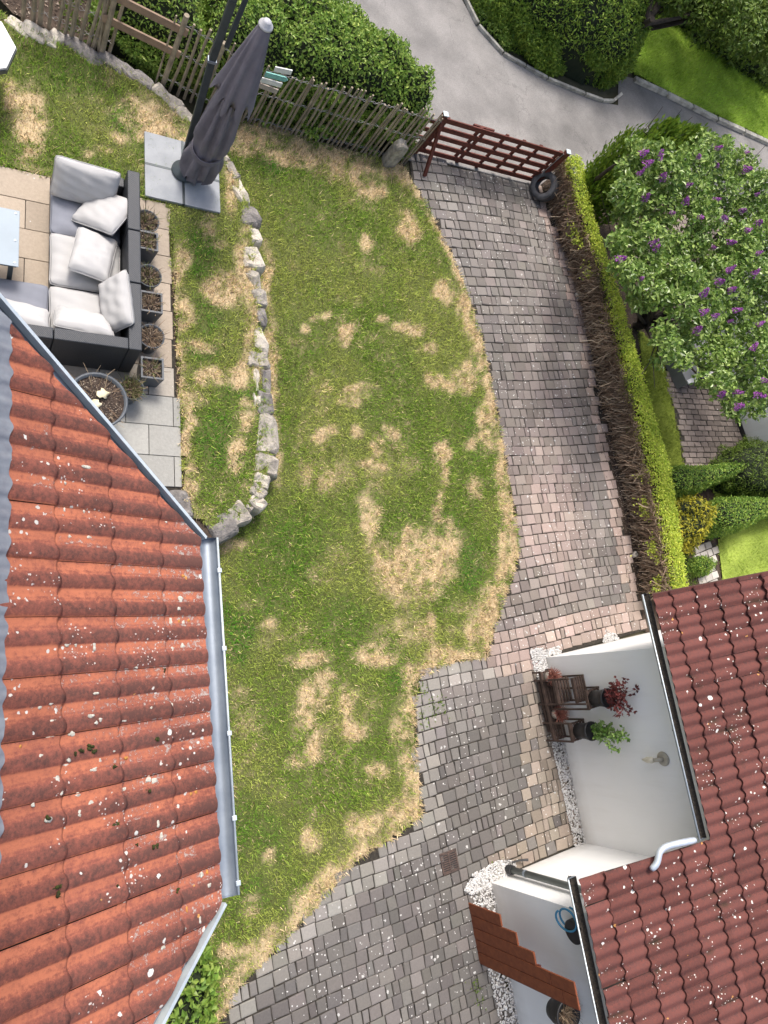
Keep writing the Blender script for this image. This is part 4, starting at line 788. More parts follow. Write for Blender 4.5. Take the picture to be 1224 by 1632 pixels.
# ---- planters
M['pot'] = pm('dark grey pot', (.09, .10, .115), (.07, .08, .09), 6, .45, .05); M['compost'] = pm('dry compost', (.03, .022, .018), (.07, .05, .04), 30, 1, .8, .02, 60)
M['stalk'] = leafm('dry stalks', [(.30, .21, .13), (.22, .15, .10), (.42, .33, .22), (.16, .11, .08)], .9); M['green_stalk'] = leafm('grassy stalks', [(.13, .18, .04), (.22, .24, .08), (.30, .26, .14), (.08, .13, .03)], .8)
M['chip'] = leafm('bark chips', [(0.065, 0.046, 0.039), (0.169, 0.117, 0.091), (0.585, 0.494, 0.39), (0.039, 0.026, 0.026), (0.26, 0.195, 0.143)], .95)
def stalks(c, r, hgt, n, green, spread=1.0, w_=.004):
    a = rng.uniform(0, 6.28, n); q = r * np.sqrt(rng.uniform(0, 1, n)); A = np.c_[c[0] + q * np.cos(a) * .7, c[1] + q * np.sin(a) * .7, np.full(n, c[2])]
    B = A + np.c_[np.cos(a) * q * spread + rng.normal(0, .03, n), np.sin(a) * q * spread + rng.normal(0, .03, n), hgt * rng.uniform(.3, 1, n)]
    g = MB(); k = int(n * green); g.twigs(A[:k], B[:k], w_, bend=.12, mi=0); g.twigs(A[k:], B[k:], w_, bend=.15, mi=1); return g
def pot(kind, e, n, r, h, lab, green, hs_=.18, num=160, name='potted_plant', grp='planters in a row behind the sofa', rim_c='pot'):
    c = pf(e, n); t = thing(name, c, lab, 'plant pot', grp)
    if kind == 'r':
        mk('pot', MB().lathe([(0, .004), (r * .74, .004), (r * .80, h * .3), (r * .97, h - .03), (r * 1.04, h - .028), (r * 1.05, h), (r * .96, h), (r * .93, h - .05), (0, h - .052)], c, 28), M[rim_c], t, smooth=True, bevel=0)
        mk('compost', MB().lathe([(0, h - .035), (r * .5, h - .03), (r * .94, h - .045)], c, 20), M['compost'], t)
    else:
        g = MB(); r2 = r * .82
        for (ra, za), (rb, zb_) in (((r2, .003), (r, h)), ((r, h), (r - .022, h)), ((r - .022, h), (r - .03, h - .06))):
            V = [c + PE * sx_ * q + PN * sy_ * q + (0, 0, z) for q, z in ((ra, za), (rb, zb_)) for sx_, sy_ in ((-1, -1), (1, -1), (1, 1), (-1, 1))]; g.add(V, [[0, 1, 5, 4], [1, 2, 6, 5], [2, 3, 7, 6], [3, 0, 4, 7]])
        g.add([c + PE * sx_ * r2 + PN * sy_ * r2 + (0, 0, .003) for sx_, sy_ in ((-1, -1), (1, -1), (1, 1), (-1, 1))], [[3, 2, 1, 0]])
        mk('pot', g, M[rim_c], t); mk('compost', MB().box(c + (0, 0, h - .055), (2 * r - .055, 2 * r - .055, .01), AX), M['compost'], t)
    r_in = r; ck = MB(); k = int(4000 * r * r * 3); a = rng.uniform(0, 6.28, k); q = r * .85 * np.sqrt(rng.uniform(0, 1, k)); ck.leaves(np.c_[c[0] + q * np.cos(a), c[1] + q * np.sin(a), np.full(k, c[2] + h - .03)], np.tile([0, 0, 1.], (k, 1)), .022, .35, .5)
    ch = mk('mulch', ck, M['chip'], t, kind='stuff')
    if num: mk('foliage', stalks(c + (0, 0, h - .04), r * .8, hs_, num, green), [M['green_stalk'], M['stalk']], t)
    return t
pot('r', .17, 1.95, .145, .30, 'round pot of tangled dry grass, topmost behind the sofa', .35, .17, 110)
pot('s', .165, 1.64, .125, .36, 'square planter touching the topmost round pot behind the sofa', .4, .14, 70)
pot('r', .19, 1.20, .145, .30, 'round pot with a green and dry tuft, level with the middle seat', .5, .14, 90)
pot('s', .20, .83, .135, .34, 'square planter of brown stalks between two round pots', .08, .10, 90)
pot('r', .205, .40, .15, .30, 'round pot of pale dry stalks beside the sofa corner', .02, .12, 100)
pot('s', .20, -.03, .135, .34, 'square planter with a little green, lowest of the row by the sofa', .35, .10, 60)
pot('r', -.03, -.30, .135, .30, 'light rimmed round pot of wispy grass beside the big tub', .6, .2, 150)
big = pot('r', -.46, -.60, .31, .60, 'big round tub of dark mulch with two cream dead leaves', 0, .05, 60, name='large_plant_tub', grp=None); big['category'] = 'plant tub'
M['deadleaf'] = pm('cream dead leaf', (.72, .66, .46), (.6, .52, .33), 12, .8, .2)
for (px, py, an, l_) in ((165, 628, 25, .16), (152, 645, -70, .13)):
    q = at(px, py, TZ + .61); d = azv(an); s_ = azv(an + 90); g = MB(); N_ = 9; V = []; F = []
    for i in range(N_):
        f_ = i / (N_ - 1); wd = .055 * math.sin(math.pi * min(1, f_ * 1.1)) ** .6 * (1 + .35 * math.sin(f_ * 14)) + .004; V += [q + d * l_ * (f_ - .5) + s_ * wd + (0, 0, .015 * math.sin(f_ * 5)), q + d * l_ * (f_ - .5) + (0, 0, .005), q + d * l_ * (f_ - .5) - s_ * wd * .8 + (0, 0, .02 * math.cos(f_ * 4))]
    for i in range(N_ - 1): F += [[3 * i, 3 * i + 1, 3 * i + 4, 3 * i + 3], [3 * i + 1, 3 * i + 2, 3 * i + 5, 3 * i + 4]]
    g.add(V, F); mk('dead_leaf', g, M['deadleaf'], big, solid=.002, smooth=True)
#%%FENCES
def stickfence(name, A, B, num, hgt, r, lab, cut=None, lean=.04, wires=(.12, .55, .92), zA=0, post=()):
    A = np.array(A); B = np.array(B); t = thing(name, (A + B) / 2, lab, 'fence'); g = MB(); d = nrm(B - A); o_ = np.cross(d, (0, 0, 1)); tops = []
    for i in range(num):
        f_ = (i + rng.uniform(-.25, .25)) / (num - 1); p = A + (B - A) * f_; h_ = hgt * rng.uniform(.92, 1.05); q = p + (0, 0, h_) + d * rng.normal(0, lean) + o_ * rng.normal(0, lean * .5)
        m_ = (p + q) / 2 + d * rng.normal(0, .012); rr = r * rng.uniform(.75, 1.2); g.tube([p - (0, 0, .05), m_, q], [rr * 1.05, rr, rr * .85], 6)
    mk('pickets', g, M['stick'], t)
    g = MB(); L_ = np.linalg.norm(B - A)
    for hz in wires:
        for sg in (-1, 1):
            k = num * 2; P = [A + (B - A) * i / k + (0, 0, hz * hgt + .012 * math.sin(i * 1.3 + hz * 9) + .01 * math.sin(i * .31)) + o_ * sg * (r + .003) * math.cos(i * math.pi / 2) for i in range(k + 1)]
            g.tube(P, .0045, 4)
    mk('wire', g, M['wire'], t)
    for f_ in post: p = A + (B - A) * f_; mk('post', MB().tube([p - (0, 0, .05) + o_ * .05, p + (0, 0, hgt * 1.02) + o_ * .05], r * 1.9, 8), M['stick'], t)
    return t
stickfence('picket_fence', at(385, 196, 0), at(645, 262, 0), 34, 1.2, .017, 'long fence of thin grey pickets between the lower lawn and the leafy hedge', post=(), lean=.02)
stickfence('picket_fence', at(250, 131, .33), at(378, 196, .1), 13, 1.2, .018, 'short stretch of thin pickets behind the closed parasol', post=(.5,))
stickfence('picket_fence', at(40, 36, .3), at(172, 92, .3), 12, 1.35, .03, 'fence of thick round pickets at the top left corner', lean=.05, wires=(.2, .45, .7), post=())
rf = thing('rail_fence', at(215, 112, .3), 'low wooden fence of two wide flat rails in front of ivy green leaves', 'fence')
ra, rb = at(163, 90, .33), at(255, 133, .33)
for z0, z1 in ((.62, .62), (1.0, 1.0)): mk('rail', MB().beam(ra + (0, 0, z0) - nrm(rb - ra) * .1, rb + (0, 0, z1) + nrm(rb - ra) * .12, .03, .11), M['railwood'], rf, bevel=.004)
for f_ in (-.02, 1.05): p = ra + (rb - ra) * f_; mk('post', MB().tube([p - (0, 0, .1), p + (0, 0, 1.25)], .035, 8), M['stick'], rf)
# direction boards on the pickets
sg = thing('direction_sign', at(405, 205, 0), 'small post of four arrow boards in white, teal and grey beside the parasol', 'sign')
sb = at(392, 200, 0) - np.cross(nrm(at(645, 262) - at(385, 196)), (0, 0, 1)) * -.0; mk('post', MB().beam(sb, sb + (0, 0, 1.28), .04, .03), M['railwood'], sg)
fd = nrm(at(645, 262) - at(385, 196)); fo = np.cross(fd, (0, 0, 1)); fo = fo if fo[1] < 0 else -fo
for i, (z, l_, of, tl, cl, lb) in enumerate(((1.24, .24, .10, .10, (.75, .75, .73), 'blank white board at the top'), (1.10, .33, .06, .03, (.22, .5, .46), 'teal board with a pointed end'), (.98, .30, .03, 0, (.75, .75, .73), 'longer white board'), (.86, .28, .03, -.10, (.42, .36, .32), 'worn grey pink board'))):
    c = sb + (0, 0, z) + fo * .03 + fd * of; x = nrm(fd + np.array([0, 0, tl])); y = nrm(np.cross(fo, x)); g = MB(); h_ = .042; q = [(-l_ / 2, -h_), (l_ / 2 - .04, -h_), (l_ / 2, 0 if i == 1 else -h_ * .9), (l_ / 2 - (.04 if i == 1 else 0), h_), (-l_ / 2, h_)]
    V = [c + a_ * x + b_ * y + s_ * fo for s_ in (-.008, .008) for a_, b_ in q]; g.polys(V, [[4, 3, 2, 1, 0], [5, 6, 7, 8, 9]] + [[k, (k + 1) % 5, 5 + (k + 1) % 5, 5 + k] for k in range(5)])
    mk('board', g, pm('board paint', cl, None, 9, .7, .1), sg, label=lb)
# ---- gate
gt = thing('lattice_gate', at(760, 275, 0), 'red brown wooden lattice gate closing the top of the driveway', 'gate')
g0, g1 = at(667, 241, .06), at(848, 289, .06); gd = nrm(g1 - g0); go2 = np.cross(gd, (0, 0, 1)); GL = np.linalg.norm(g1 - g0); HG = .86
for i in range(5):
    z = .05 + i * (HG - .1) / 4; mk('rail', MB().beam(g0 + (0, 0, z), g1 + (0, 0, z), .022, .098, up=(0, 0, 1)), M['gatewood'], gt, bevel=.003)
for f_ in (.02, .285, .33, .50, .65, .80, .98):
    p = g0 + gd * GL * f_ - go2 * .024; wd = .065; mk('upright', MB().box(p + (0, 0, HG / 2 - (.02 if f_ in (.33, .5) else 0)), (wd, .024, HG + (.06 if f_ in (.33, .5) else 0)), [gd, go2, (0, 0, 1)]), M['gatewood'], gt, bevel=.003)
mk('latch', MB().box(g0 + gd * GL * .31 - go2 * .05 + (0, 0, HG - .03), (.42, .03, .05), [gd, go2, (0, 0, 1)]), M['gatewood'], gt, bevel=.003)
mk('latch', MB().box(g0 + gd * GL * .31 - go2 * .05 + (0, 0, HG * .62), (.16, .03, .05), [gd, go2, (0, 0, 1)]), M['gatewood'], gt, bevel=.003)
for f_ in (.345, .515): p = g0 + gd * GL * f_ - go2 * .05; mk('drop_bolt', MB().tube([p + (0, 0, -.05), p + (0, 0, .38)], .009, 6), M['wire'], gt)
g2 = g0 - gd * .62
gs2 = thing('rail_fence', (g0 + g2) / 2 * (1, 1, 0), 'short run of red brown rails between the picket fence and the gate post', 'fence')
for i in range(4):
    z = .12 + i * .2; mk('rail', MB().beam(g2 + (0, 0, z), g0 - gd * .08 + (0, 0, z), .022, .085), M['gatewood'], gs2, bevel=.003)
gp1 = thing('gate_post', g0 * (1, 1, 0) - gd * .05, 'red brown post with a slanting brace at the picket fence end of the gate', 'post')
pb_ = g0 * (1, 1, 0) - gd * .06; mk('post', MB().beam(pb_, pb_ + (0, 0, .98), .085, .085, up=gd), M['gatewood'], gp1, bevel=.005); mk('cap', MB().box(pb_ + (0, 0, .995), (.09, .09, .02), [gd, go2, (0, 0, 1)]), M['zinc_rim'], gp1, bevel=.004)
mk('brace', MB().beam(pb_ - go2 * -.45 + gd * .12 + (0, 0, .05), pb_ + (0, 0, .92), .06, .04), M['gatewood'], gp1, bevel=.003)
if True:
    gp2 = thing('gate_post', g1 * (1, 1, 0) + gd * .07, 'red brown post with a pale cap at the hedge end of the gate', 'post'); q_ = g1 * (1, 1, 0) + gd * .07
    mk('post', MB().beam(q_, q_ + (0, 0, .96), .085, .085, up=gd), M['gatewood'], gp2, bevel=.005); mk('cap', MB().box(q_ + (0, 0, .975), (.09, .09, .02), [gd, go2, (0, 0, 1)]), M['zinc_rim'], gp2, bevel=.004); mk('hinge', MB().tube([q_ - gd * .055 + (0, 0, .0), q_ - gd * .055 + (0, 0, .9)], .012, 6), M['wire'], gp2)
# ---- tyre leaning on the gate post
M['rubber'] = pm('dusty tyre rubber', (.10, .10, .105), (.055, .055, .058), 10, .8, .4, .004, 60)
tc = at(868, 297, .25); tx = nrm(np.array([-.80, -.25, .42])); ty = nrm(np.cross(tx, (0, 0, 1))); tz_ = np.cross(tx, ty); ty_root = thing('tyre', tc * (1, 1, 0), 'old dusty grey car tyre propped against the gate post on the paving', 'tyre')
g = MB(); n, pr = 40, [(.175, -.075), (.19, -.095), (.255, -.10), (.285, -.085), (.295, -.05), (.297, 0), (.295, .05), (.285, .085), (.255, .10), (.19, .095), (.175, .075), (.185, .06), (.26, .05), (.265, 0), (.26, -.05), (.185, -.06), (.175, -.075)]
V = [tc + .84 * r_ * (math.cos(2 * math.pi * j / n) * ty + math.sin(2 * math.pi * j / n) * tz_) + w_ * tx for r_, w_ in pr for j in range(n)]
g.add(V, [[i * n + j, (i + 1) * n + j, (i + 1) * n + (j + 1) % n, i * n + (j + 1) % n] for i in range(len(pr) - 1) for j in range(n)]); mk('tyre_casing', g, M['rubber'], ty_root, smooth=True)
g = MB()
for j in range(60):
    for w_ in (-.055, .055):
        a = 2 * math.pi * (j + (.5 if w_ > 0 else 0)) / 60; u_ = math.cos(a) * ty + math.sin(a) * tz_; g.box(tc + u_ * .251 + w_ * tx, (.018, .008, .06), [np.cross(u_, tx), u_, tx])
mk('tread', g, M['rubber'], ty_root)
#%%HEDGES
L_ = lambda *c: leafm('leaves', list(c), .5, .25)
M['l_mid'] = leafm('mid green leaves', [(0.125, 0.235, 0.033), (0.209, 0.354, 0.057), (0.335, 0.47, 0.095), (0.168, 0.278, 0.038), (0.476, 0.577, 0.131)], .45, .25)
M['l_lime'] = leafm('lime new growth', [(0.46, 0.609, 0.072), (0.652, 0.774, 0.107), (0.821, 0.85, 0.16), (0.338, 0.499, 0.054)], .5, .3)
M['l_dark'] = leafm('dark green leaves', [(0.071, 0.129, 0.015), (0.119, 0.198, 0.023), (0.191, 0.274, 0.037), (0.06, 0.094, 0.012)], .5, .2)
M['l_box'] = leafm('box leaves', [(0.096, 0.204, 0.031), (0.163, 0.306, 0.046), (0.408, 0.53, 0.092), (0.122, 0.245, 0.031)], .5, .2)
M['l_gold'] = leafm('golden conifer sprays', [(0.605, 0.518, 0.036), (0.432, 0.403, 0.036), (0.173, 0.202, 0.024), (0.749, 0.648, 0.06), (0.115, 0.144, 0.024)], .6, .2)
M['l_thuja'] = leafm('thuja sprays', [(0.111, 0.215, 0.022), (0.177, 0.294, 0.03), (0.288, 0.391, 0.045), (0.066, 0.137, 0.018)], .6, .2)
M['l_lilac'] = leafm('lilac leaves', [(0.117, 0.215, 0.032), (0.175, 0.298, 0.056), (0.311, 0.447, 0.095), (0.466, 0.596, 0.175), (0.097, 0.166, 0.029), (0.214, 0.331, 0.063)], .35, .25, .5)
M['l_red'] = leafm('dark red leaves', [(.11, .02, .02), (.17, .035, .03), (.07, .02, .02)], .5, .1)
M['core'] = pm('inner shade of leaves', (.012, .02, .008), (.02, .026, .012), 6, 1, 0)  # shade inside the foliage, put into the colour of the bush cores
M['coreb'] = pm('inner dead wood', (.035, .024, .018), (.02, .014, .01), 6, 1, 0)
M['twig'] = leafm('bare brown twigs', [(.10, .06, .04), (.20, .13, .085), (.33, .23, .155), (.52, .40, .28), (.14, .09, .06), (.62, .5, .36)], .9)
def bush(root, poly, H, mat, leaf=.05, dens=1500, sdens=None, rnd=.18, namp=.10, nsc=2.5, asp=.5, spread=.7, z0=0, core='core', name='foliage', up=0, side_mat=None, sides=True, mask=None, inner=.10, blades=False, cmar=0.):
    """leafy mass over a ground polygon: height field with rounded shoulders, leaves on top and sides"""
    poly = [np.array(p[:2]) for p in poly]; cl = poly + [poly[0]]; Hf = H if callable(H) else (lambda P: np.full(len(P), float(H)))
    def height(P):
        d = dist_poly(P, cl); h = Hf(P); return h * (1 - .55 * np.exp(-d / rnd * 2.2)) + namp * (fbm(P[:, 0], P[:, 1], nsc, 4) - .5) * 2
    P = sample_poly(poly, dens); k = len(P); h = height(P); e = .05; gx = (height(P + (e, 0)) - h) / e; gy = (height(P + (0, e)) - h) / e
    N = np.c_[-gx, -gy, np.ones(k)]; N /= np.linalg.norm(N, axis=1)[:, None]; T = np.c_[P, z0 + h - rng.exponential(inner * .6, k) + rng.normal(0, .015, k)]
    ctr = np.mean(poly, 0); Pa, Na = [T], [N]
    if sides:
        for a, b in zip(cl[:-1], cl[1:]):
            Ls = np.linalg.norm(b - a); m_ = int(Ls * float(np.mean(Hf(np.array([(a + b) / 2])))) * (sdens or dens)); 
            if m_ < 2: continue
            f_ = rng.uniform(0, 1, m_); Q = a + (b - a) * f_[:, None]; n = np.array([b[1] - a[1], a[0] - b[0]]) / Ls
            if (n @ (a - ctr)) < 0: n = -n
            hh = height(Q - n * .04) ; z = rng.uniform(.03, 1, m_) * hh; off = namp * 1.2 * (fbm(Q[:, 0] + z, Q[:, 1] - z * .7, nsc * 1.3, 3) - .5) * 2 - rng.exponential(inner * .5, m_) - rnd * .35 * ss(z / hh, .6, 1.)
            Pa.append(np.c_[Q + n * off[:, None], z0 + z]); Na.append(np.tile([n[0], n[1], .25], (m_, 1)))
    A = np.vstack(Pa); N = np.vstack(Na)
    if mask is not None: kk = mask(A); A = A[kk]; N = N[kk]
    g = MB()
    if blades: g.twigs(A, A + (N * .5 + rng.normal(0, .35, A.shape) + np.array([0, 0, up])) * leaf * rng.uniform(.6, 1.3, (len(A), 1)), leaf * .09)
    else:
        g.leaves(A, N, leaf, asp, spread)
    o = mk(name, g, mat, root)
    # inner mass; the default core's near-black green paints the shade between leaves
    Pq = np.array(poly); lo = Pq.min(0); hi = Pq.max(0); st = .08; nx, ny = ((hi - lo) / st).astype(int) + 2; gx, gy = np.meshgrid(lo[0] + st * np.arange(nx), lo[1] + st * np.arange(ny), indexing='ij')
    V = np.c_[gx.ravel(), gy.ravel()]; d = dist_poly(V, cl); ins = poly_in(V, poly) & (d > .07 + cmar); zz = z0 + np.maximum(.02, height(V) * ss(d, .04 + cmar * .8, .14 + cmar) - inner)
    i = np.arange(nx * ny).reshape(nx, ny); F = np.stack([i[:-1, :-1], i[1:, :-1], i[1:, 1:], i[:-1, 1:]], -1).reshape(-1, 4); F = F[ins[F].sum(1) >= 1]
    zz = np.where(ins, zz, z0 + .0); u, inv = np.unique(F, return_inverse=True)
    if len(F) and core: mk('dark_core', MB().add(np.c_[V[u], zz[u]], inv.reshape(-1, 4)), M[core], root)
    return o
def strip(line, wd, z=0, off=0):
    P = [at(x, y, z)[:2] for x, y in line]; Lf, Rt = [], []
    for i, p in enumerate(P):
        d = nrm(np.r_[P[min(i + 1, len(P) - 1)] - P[max(i - 1, 0)], 0])[:2]; n = np.array([-d[1], d[0]]); Lf.append(p + n * (wd / 2 + off)); Rt.append(p - n * (wd / 2 - off))
    return Lf + Rt[::-1]
# leafy hedge behind the pickets
hd = thing('leafy_hedge', at(480, 150, 0), 'dense mid green hedge rising behind the long picket fence along the road', 'hedge')
fA, fB = at(385, 196), at(645, 262); fn = np.array([-fd[1], fd[0], 0]); fn = fn if fn[1] > 0 else -fn
P1 = [fA - fd * .7 + fn * .16, fB - fd * .05 + fn * .16, fB + fd * .0 + fn * .75, fB - fd * .35 + fn * 1.15, fB - fd * 1.3 + fn * 1.75, fA - fd * .7 + fn * 2.3]
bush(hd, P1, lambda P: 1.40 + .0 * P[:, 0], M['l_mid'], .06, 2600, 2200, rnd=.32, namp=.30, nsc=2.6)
hd2 = thing('leafy_hedge', at(250, 80, 0), 'bright green hedge behind the rail fence at the top left', 'hedge')
q0 = at(255, 133, .3); q1 = at(150, 84, .3); d2 = nrm(q0 - q1); n2_ = np.array([-d2[1], d2[0], 0]); n2_ = n2_ if n2_[1] > 0 else -n2_
bush(hd2, [q1 - d2 * .1 + n2_ * .2, q0 + n2_ * .2, fA - fd * .72 + fn * .16, fA - fd * .72 + fn * 2.3, q1 + n2_ * 2.6 - d2 * .2], 1.25, M['l_mid'], .05, 2300, 2200, rnd=.4, namp=.2, nsc=1.5, z0=.1, cmar=-.05)
bed = pix_poly([(-60, -60), (20, 26), (150, 84), (160, 60), (150, -60), (100, -200)], .2); sheet('bark_bed', None, M['soil'], .25, world=bed)
cm = MB(); Pc = sample_poly(bed, 500); cm.leaves(np.c_[Pc, np.full(len(Pc), .26)], np.tile([0, 0, 1.], (len(Pc), 1)), .04, .5, .5); mk('bark_mulch', cm, M['chip'], kind='stuff')
hd3 = thing('ivy_bush', at(120, 20, .2), 'loose ivy and dead stems behind the thick round pickets', 'bush')
bush(hd3, [at(x, y, .2) for x, y in ((95, 62), (165, 90), (175, 30), (150, -40), (100, 0))], .5, M['l_dark'], .05, 350, 350, rnd=.3, namp=.10, z0=.2, core=None)
# boundary hedge: lime top, bare brown side
bh = thing('boundary_hedge', at(970, 640, 0), 'long clipped hedge with lime green top and bare brown side, right of the driveway', 'hedge')
HT = .76; topL = [at(x, y, HT)[:2] for x, y in ((903, 236), (925, 330), (962, 430), (1002, 600), (1040, 750), (1076, 945))]; topR = [at(x, y, HT)[:2] for x, y in ((934, 240), (951, 330), (986, 430), (1033, 590), (1079, 750), (1109, 945))]
def lime_ok(A): return A[:, 2] > .50 + .1 * np.sin(A[:, 1] * 9)
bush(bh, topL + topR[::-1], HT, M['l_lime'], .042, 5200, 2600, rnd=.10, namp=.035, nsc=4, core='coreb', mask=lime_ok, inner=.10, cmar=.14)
g = MB(); Av, Bv = [], []
bl = [at(x, y, 0)[:2] for x, y in ((878, 318), (905, 400), (935, 520), (965, 640), (1003, 800), (1035, 950))]
def along(Ps, f_):
    Ps = np.array(Ps); s_ = np.r_[0, np.cumsum(np.linalg.norm(np.diff(Ps, axis=0), axis=1))]; s_ /= s_[-1]; return np.c_[np.interp(f_, s_, Ps[:, 0]), np.interp(f_, s_, Ps[:, 1])]
k = 19000; f_ = rng.uniform(0, 1, k); tl_ = along(topL, f_); bb_ = along(bl, f_); tr_ = along(topR, f_); zt_ = rng.uniform(.08, 1.0, k) ** .8 * (HT - .05)
face = bb_ + (tl_ - bb_) * (.10 + .90 * (zt_ / HT)[:, None]); ins_ = (tr_ - tl_); ins_ /= np.linalg.norm(ins_, axis=1)[:, None]; dpt = rng.exponential(.08, k)[:, None] - .12; clump = fbm(face[:, 0] * 1 + zt_, face[:, 1], 3.0, 3)
E_ = np.c_[face + ins_ * (np.minimum(dpt + .20 * (clump[:, None] - .45), .16)), zt_]; Lw = rng.uniform(.12, .34, k)[:, None]; dirv = np.c_[-ins_ * rng.uniform(.15, .9, (k, 1)) , rng.uniform(.5, 1.1, k)] + rng.normal(0, .28, (k, 3)) + np.c_[np.full(k, .1), np.full(k, -.2), np.zeros(k)]
dirv /= np.linalg.norm(dirv, axis=1)[:, None]; g.twigs(E_ - dirv * Lw, E_, .0056 * rng.uniform(.6, 1.5, k), bend=.07)
mk('bare_twigs', g, M['twig'], bh, kind='stuff')
g = MB(); k = 4200; f_ = rng.uniform(0, 1, k); a_ = along(bl, f_); b_ = along(topL, f_); z_ = rng.uniform(0.05, .95, k); fc = a_ + (b_ - a_) * (.15 + .8 * z_[:, None]) ; nn = fbm(fc[:, 0], fc[:, 1], 1.8, 3); kk = nn > .64 - .2 * (f_ > .8) - .18 * (f_ < .06); g.leaves(np.c_[fc, z_][kk], np.tile([-1., -.2, .5], (kk.sum(), 1)), .035, .5, .8); mk('sparse_leaves', g, M['l_dark'], bh, kind='stuff')
cv = [np.r_[p, 0] for p in [q + nrm(np.r_[r_ - q, 0])[:2] * .24 for q, r_ in zip(bl, topR)]]; cu_ = [np.r_[q * .55 + r_ * .45, HT - .2] for q, r_ in zip(topL, topR)]; cr = [np.r_[r_, .0] for r_ in topR]
n = len(cv); mk('inner_wood', MB().add(cv + cu_ + cr, [[i, i + 1, n + i + 1, n + i] for i in range(n - 1)] + [[n + i, n + i + 1, 2 * n + i + 1, 2 * n + i] for i in range(n - 1)]), M['coreb'], bh)
for i, f_ in enumerate(np.linspace(.02, .98, 22)):
    p = along(cv, [f_])[0] + rng.normal(0, .04, 2); mk('stem', MB().tube([(*p, -.02), (p[0] + rng.normal(0, .04), p[1] + rng.normal(0, .05), .45), (p[0] + rng.normal(0, .06), p[1] + .05, .6)], [.022, .016, .008], 6), M['bark'], bh)
g = MB(); Pd = sample_poly(strip([(866, 320), (900, 405), (925, 500), (955, 640), (995, 820), (1022, 960)], .55), 900); g.leaves(np.c_[Pd, np.full(len(Pd), .02)], np.tile([0, 0, 1.], (len(Pd), 1)), .03, .35, .4); mk('dead_twig_litter', g, M['chip'], kind='stuff')
# hedge and trees across the road
th = thing('road_hedge', at(880, 60, 0), 'tall rounded conifer hedge bulging over the kerb on the far side of the road', 'hedge')
bush(th, [at(x, y, 0) for x, y in ((725, -90), (738, -30), (768, 28), (805, 72), (868, 110), (925, 134), (960, 140), (985, 110), (975, 60), (935, 0), (900, -90))], 1.7, M['l_thuja'], .085, 2000, 2600, rnd=.7, namp=.3, nsc=1.2, asp=.28, spread=.9, inner=.15)
M['ivy'] = M['l_mid']
iv = thing('ivy_edge', at(790, 60, 0), 'light green leafy ground ivy spilling over the kerb under the conifer hedge', 'plant')
bush(iv, [at(x, y, 0) for x, y in ((700, -120), (727, -40), (762, 38), (802, 84), (810, 70), (775, 25), (745, -60))], .3, M['l_mid'], .06, 900, 700, rnd=.2, namp=.08)
def tree(name, base, top, lab, cat, clumps, mat, leaf, per, trunk_r=.09, asp=.5, branch=True, spread=.9, shell=.5, limbs=10, sprays=0, rot=None, group=None):
    t = thing(name, base, lab, cat, group); base = np.array(base, float); g = MB(); P = [base + (top - base) * f_ + np.array([rng.normal(0, .05), rng.normal(0, .05), 0]) * (0 < f_ < 1) for f_ in (0, .25, .5, .75, 1)]; g.tube(P, np.linspace(trunk_r, trunk_r * .35, 5), 9)
    cs = np.array([c for c, r in clumps]); 
    for i in rng.choice(len(clumps), min(limbs, len(clumps)), replace=False):
        c = cs[i]; s_ = P[rng.integers(1, 4)]; m1 = s_ + (c - s_) * .5 + rng.normal(0, .08, 3) - (0, 0, .05); g.tube([s_, m1, c], [trunk_r * .45, trunk_r * .28, .008], 6)
        for q in range(5): e = c + rng.normal(0, .22, 3); g.tube([m1 + (c - m1) * rng.uniform(0, .6), (m1 + e) / 2 + rng.normal(0, .05, 3), e], [.014, .009, .004], 4)
    mk('trunk', g, M['bark'], t)
    A, N = [], []
    for c, r in clumps:
        r = np.broadcast_to(r, (3,)); k = int(per * (r[0] * r[1] + r[1] * r[2]) ); d = rng.normal(0, 1, (k, 3)); d /= np.linalg.norm(d, axis=1)[:, None]; q = rng.uniform(shell, 1.05, k) ** .6; lump = 1 + .25 * np.sin(d[:, 0] * 5 + c[0] * 7) * np.sin(d[:, 1] * 5 + c[1] * 3)
        A.append(np.array(c) + d * r * (q * lump)[:, None]); N.append(d * .6 + (0, 0, .7))
    A = np.vstack(A); N = np.vstack(N); g = MB(); N /= np.linalg.norm(N, axis=1)[:, None]
    if sprays:
        D = N * .5 + np.array([0, 0, 1.]) * sprays + rng.normal(0, .3, N.shape); D /= np.linalg.norm(D, axis=1)[:, None]; k = len(A); B = np.cross(D, rng.normal(0, 1, (k, 3))); B /= np.linalg.norm(B, axis=1)[:, None]; Lg = leaf * rng.uniform(.6, 1.3, (k, 1)); V = np.stack([A, A + D * Lg * .5 + B * Lg * asp * .5, A + D * Lg, A + D * Lg * .5 - B * Lg * asp * .5], 1).reshape(-1, 3); g.add(V, np.arange(4 * k).reshape(k, 4))
    else: g.leaves(A, N, leaf, asp, spread)
    mk('crown', g, mat, t); return t, A
def cl(L, z, jit=.15): return [(at(x, y, z + rng.normal(0, jit)), np.array([r, r, r * .8])) for x, y, r in L]
tree('leafy_tree', at(1000, 60, 0), at(1040, 30, 1.7), 'broad dark green tree hanging over the top of the grass verge', 'tree', cl([(1070, -30, .6), (1100, -10, .5), (1130, 15, .5), (1160, 10, .8), (1130, -20, .7), (1180, 40, .5), (1070, -70, .8), (1130, -70, .8)], 1.7, .25), M['l_dark'], .10, 1900, .13)
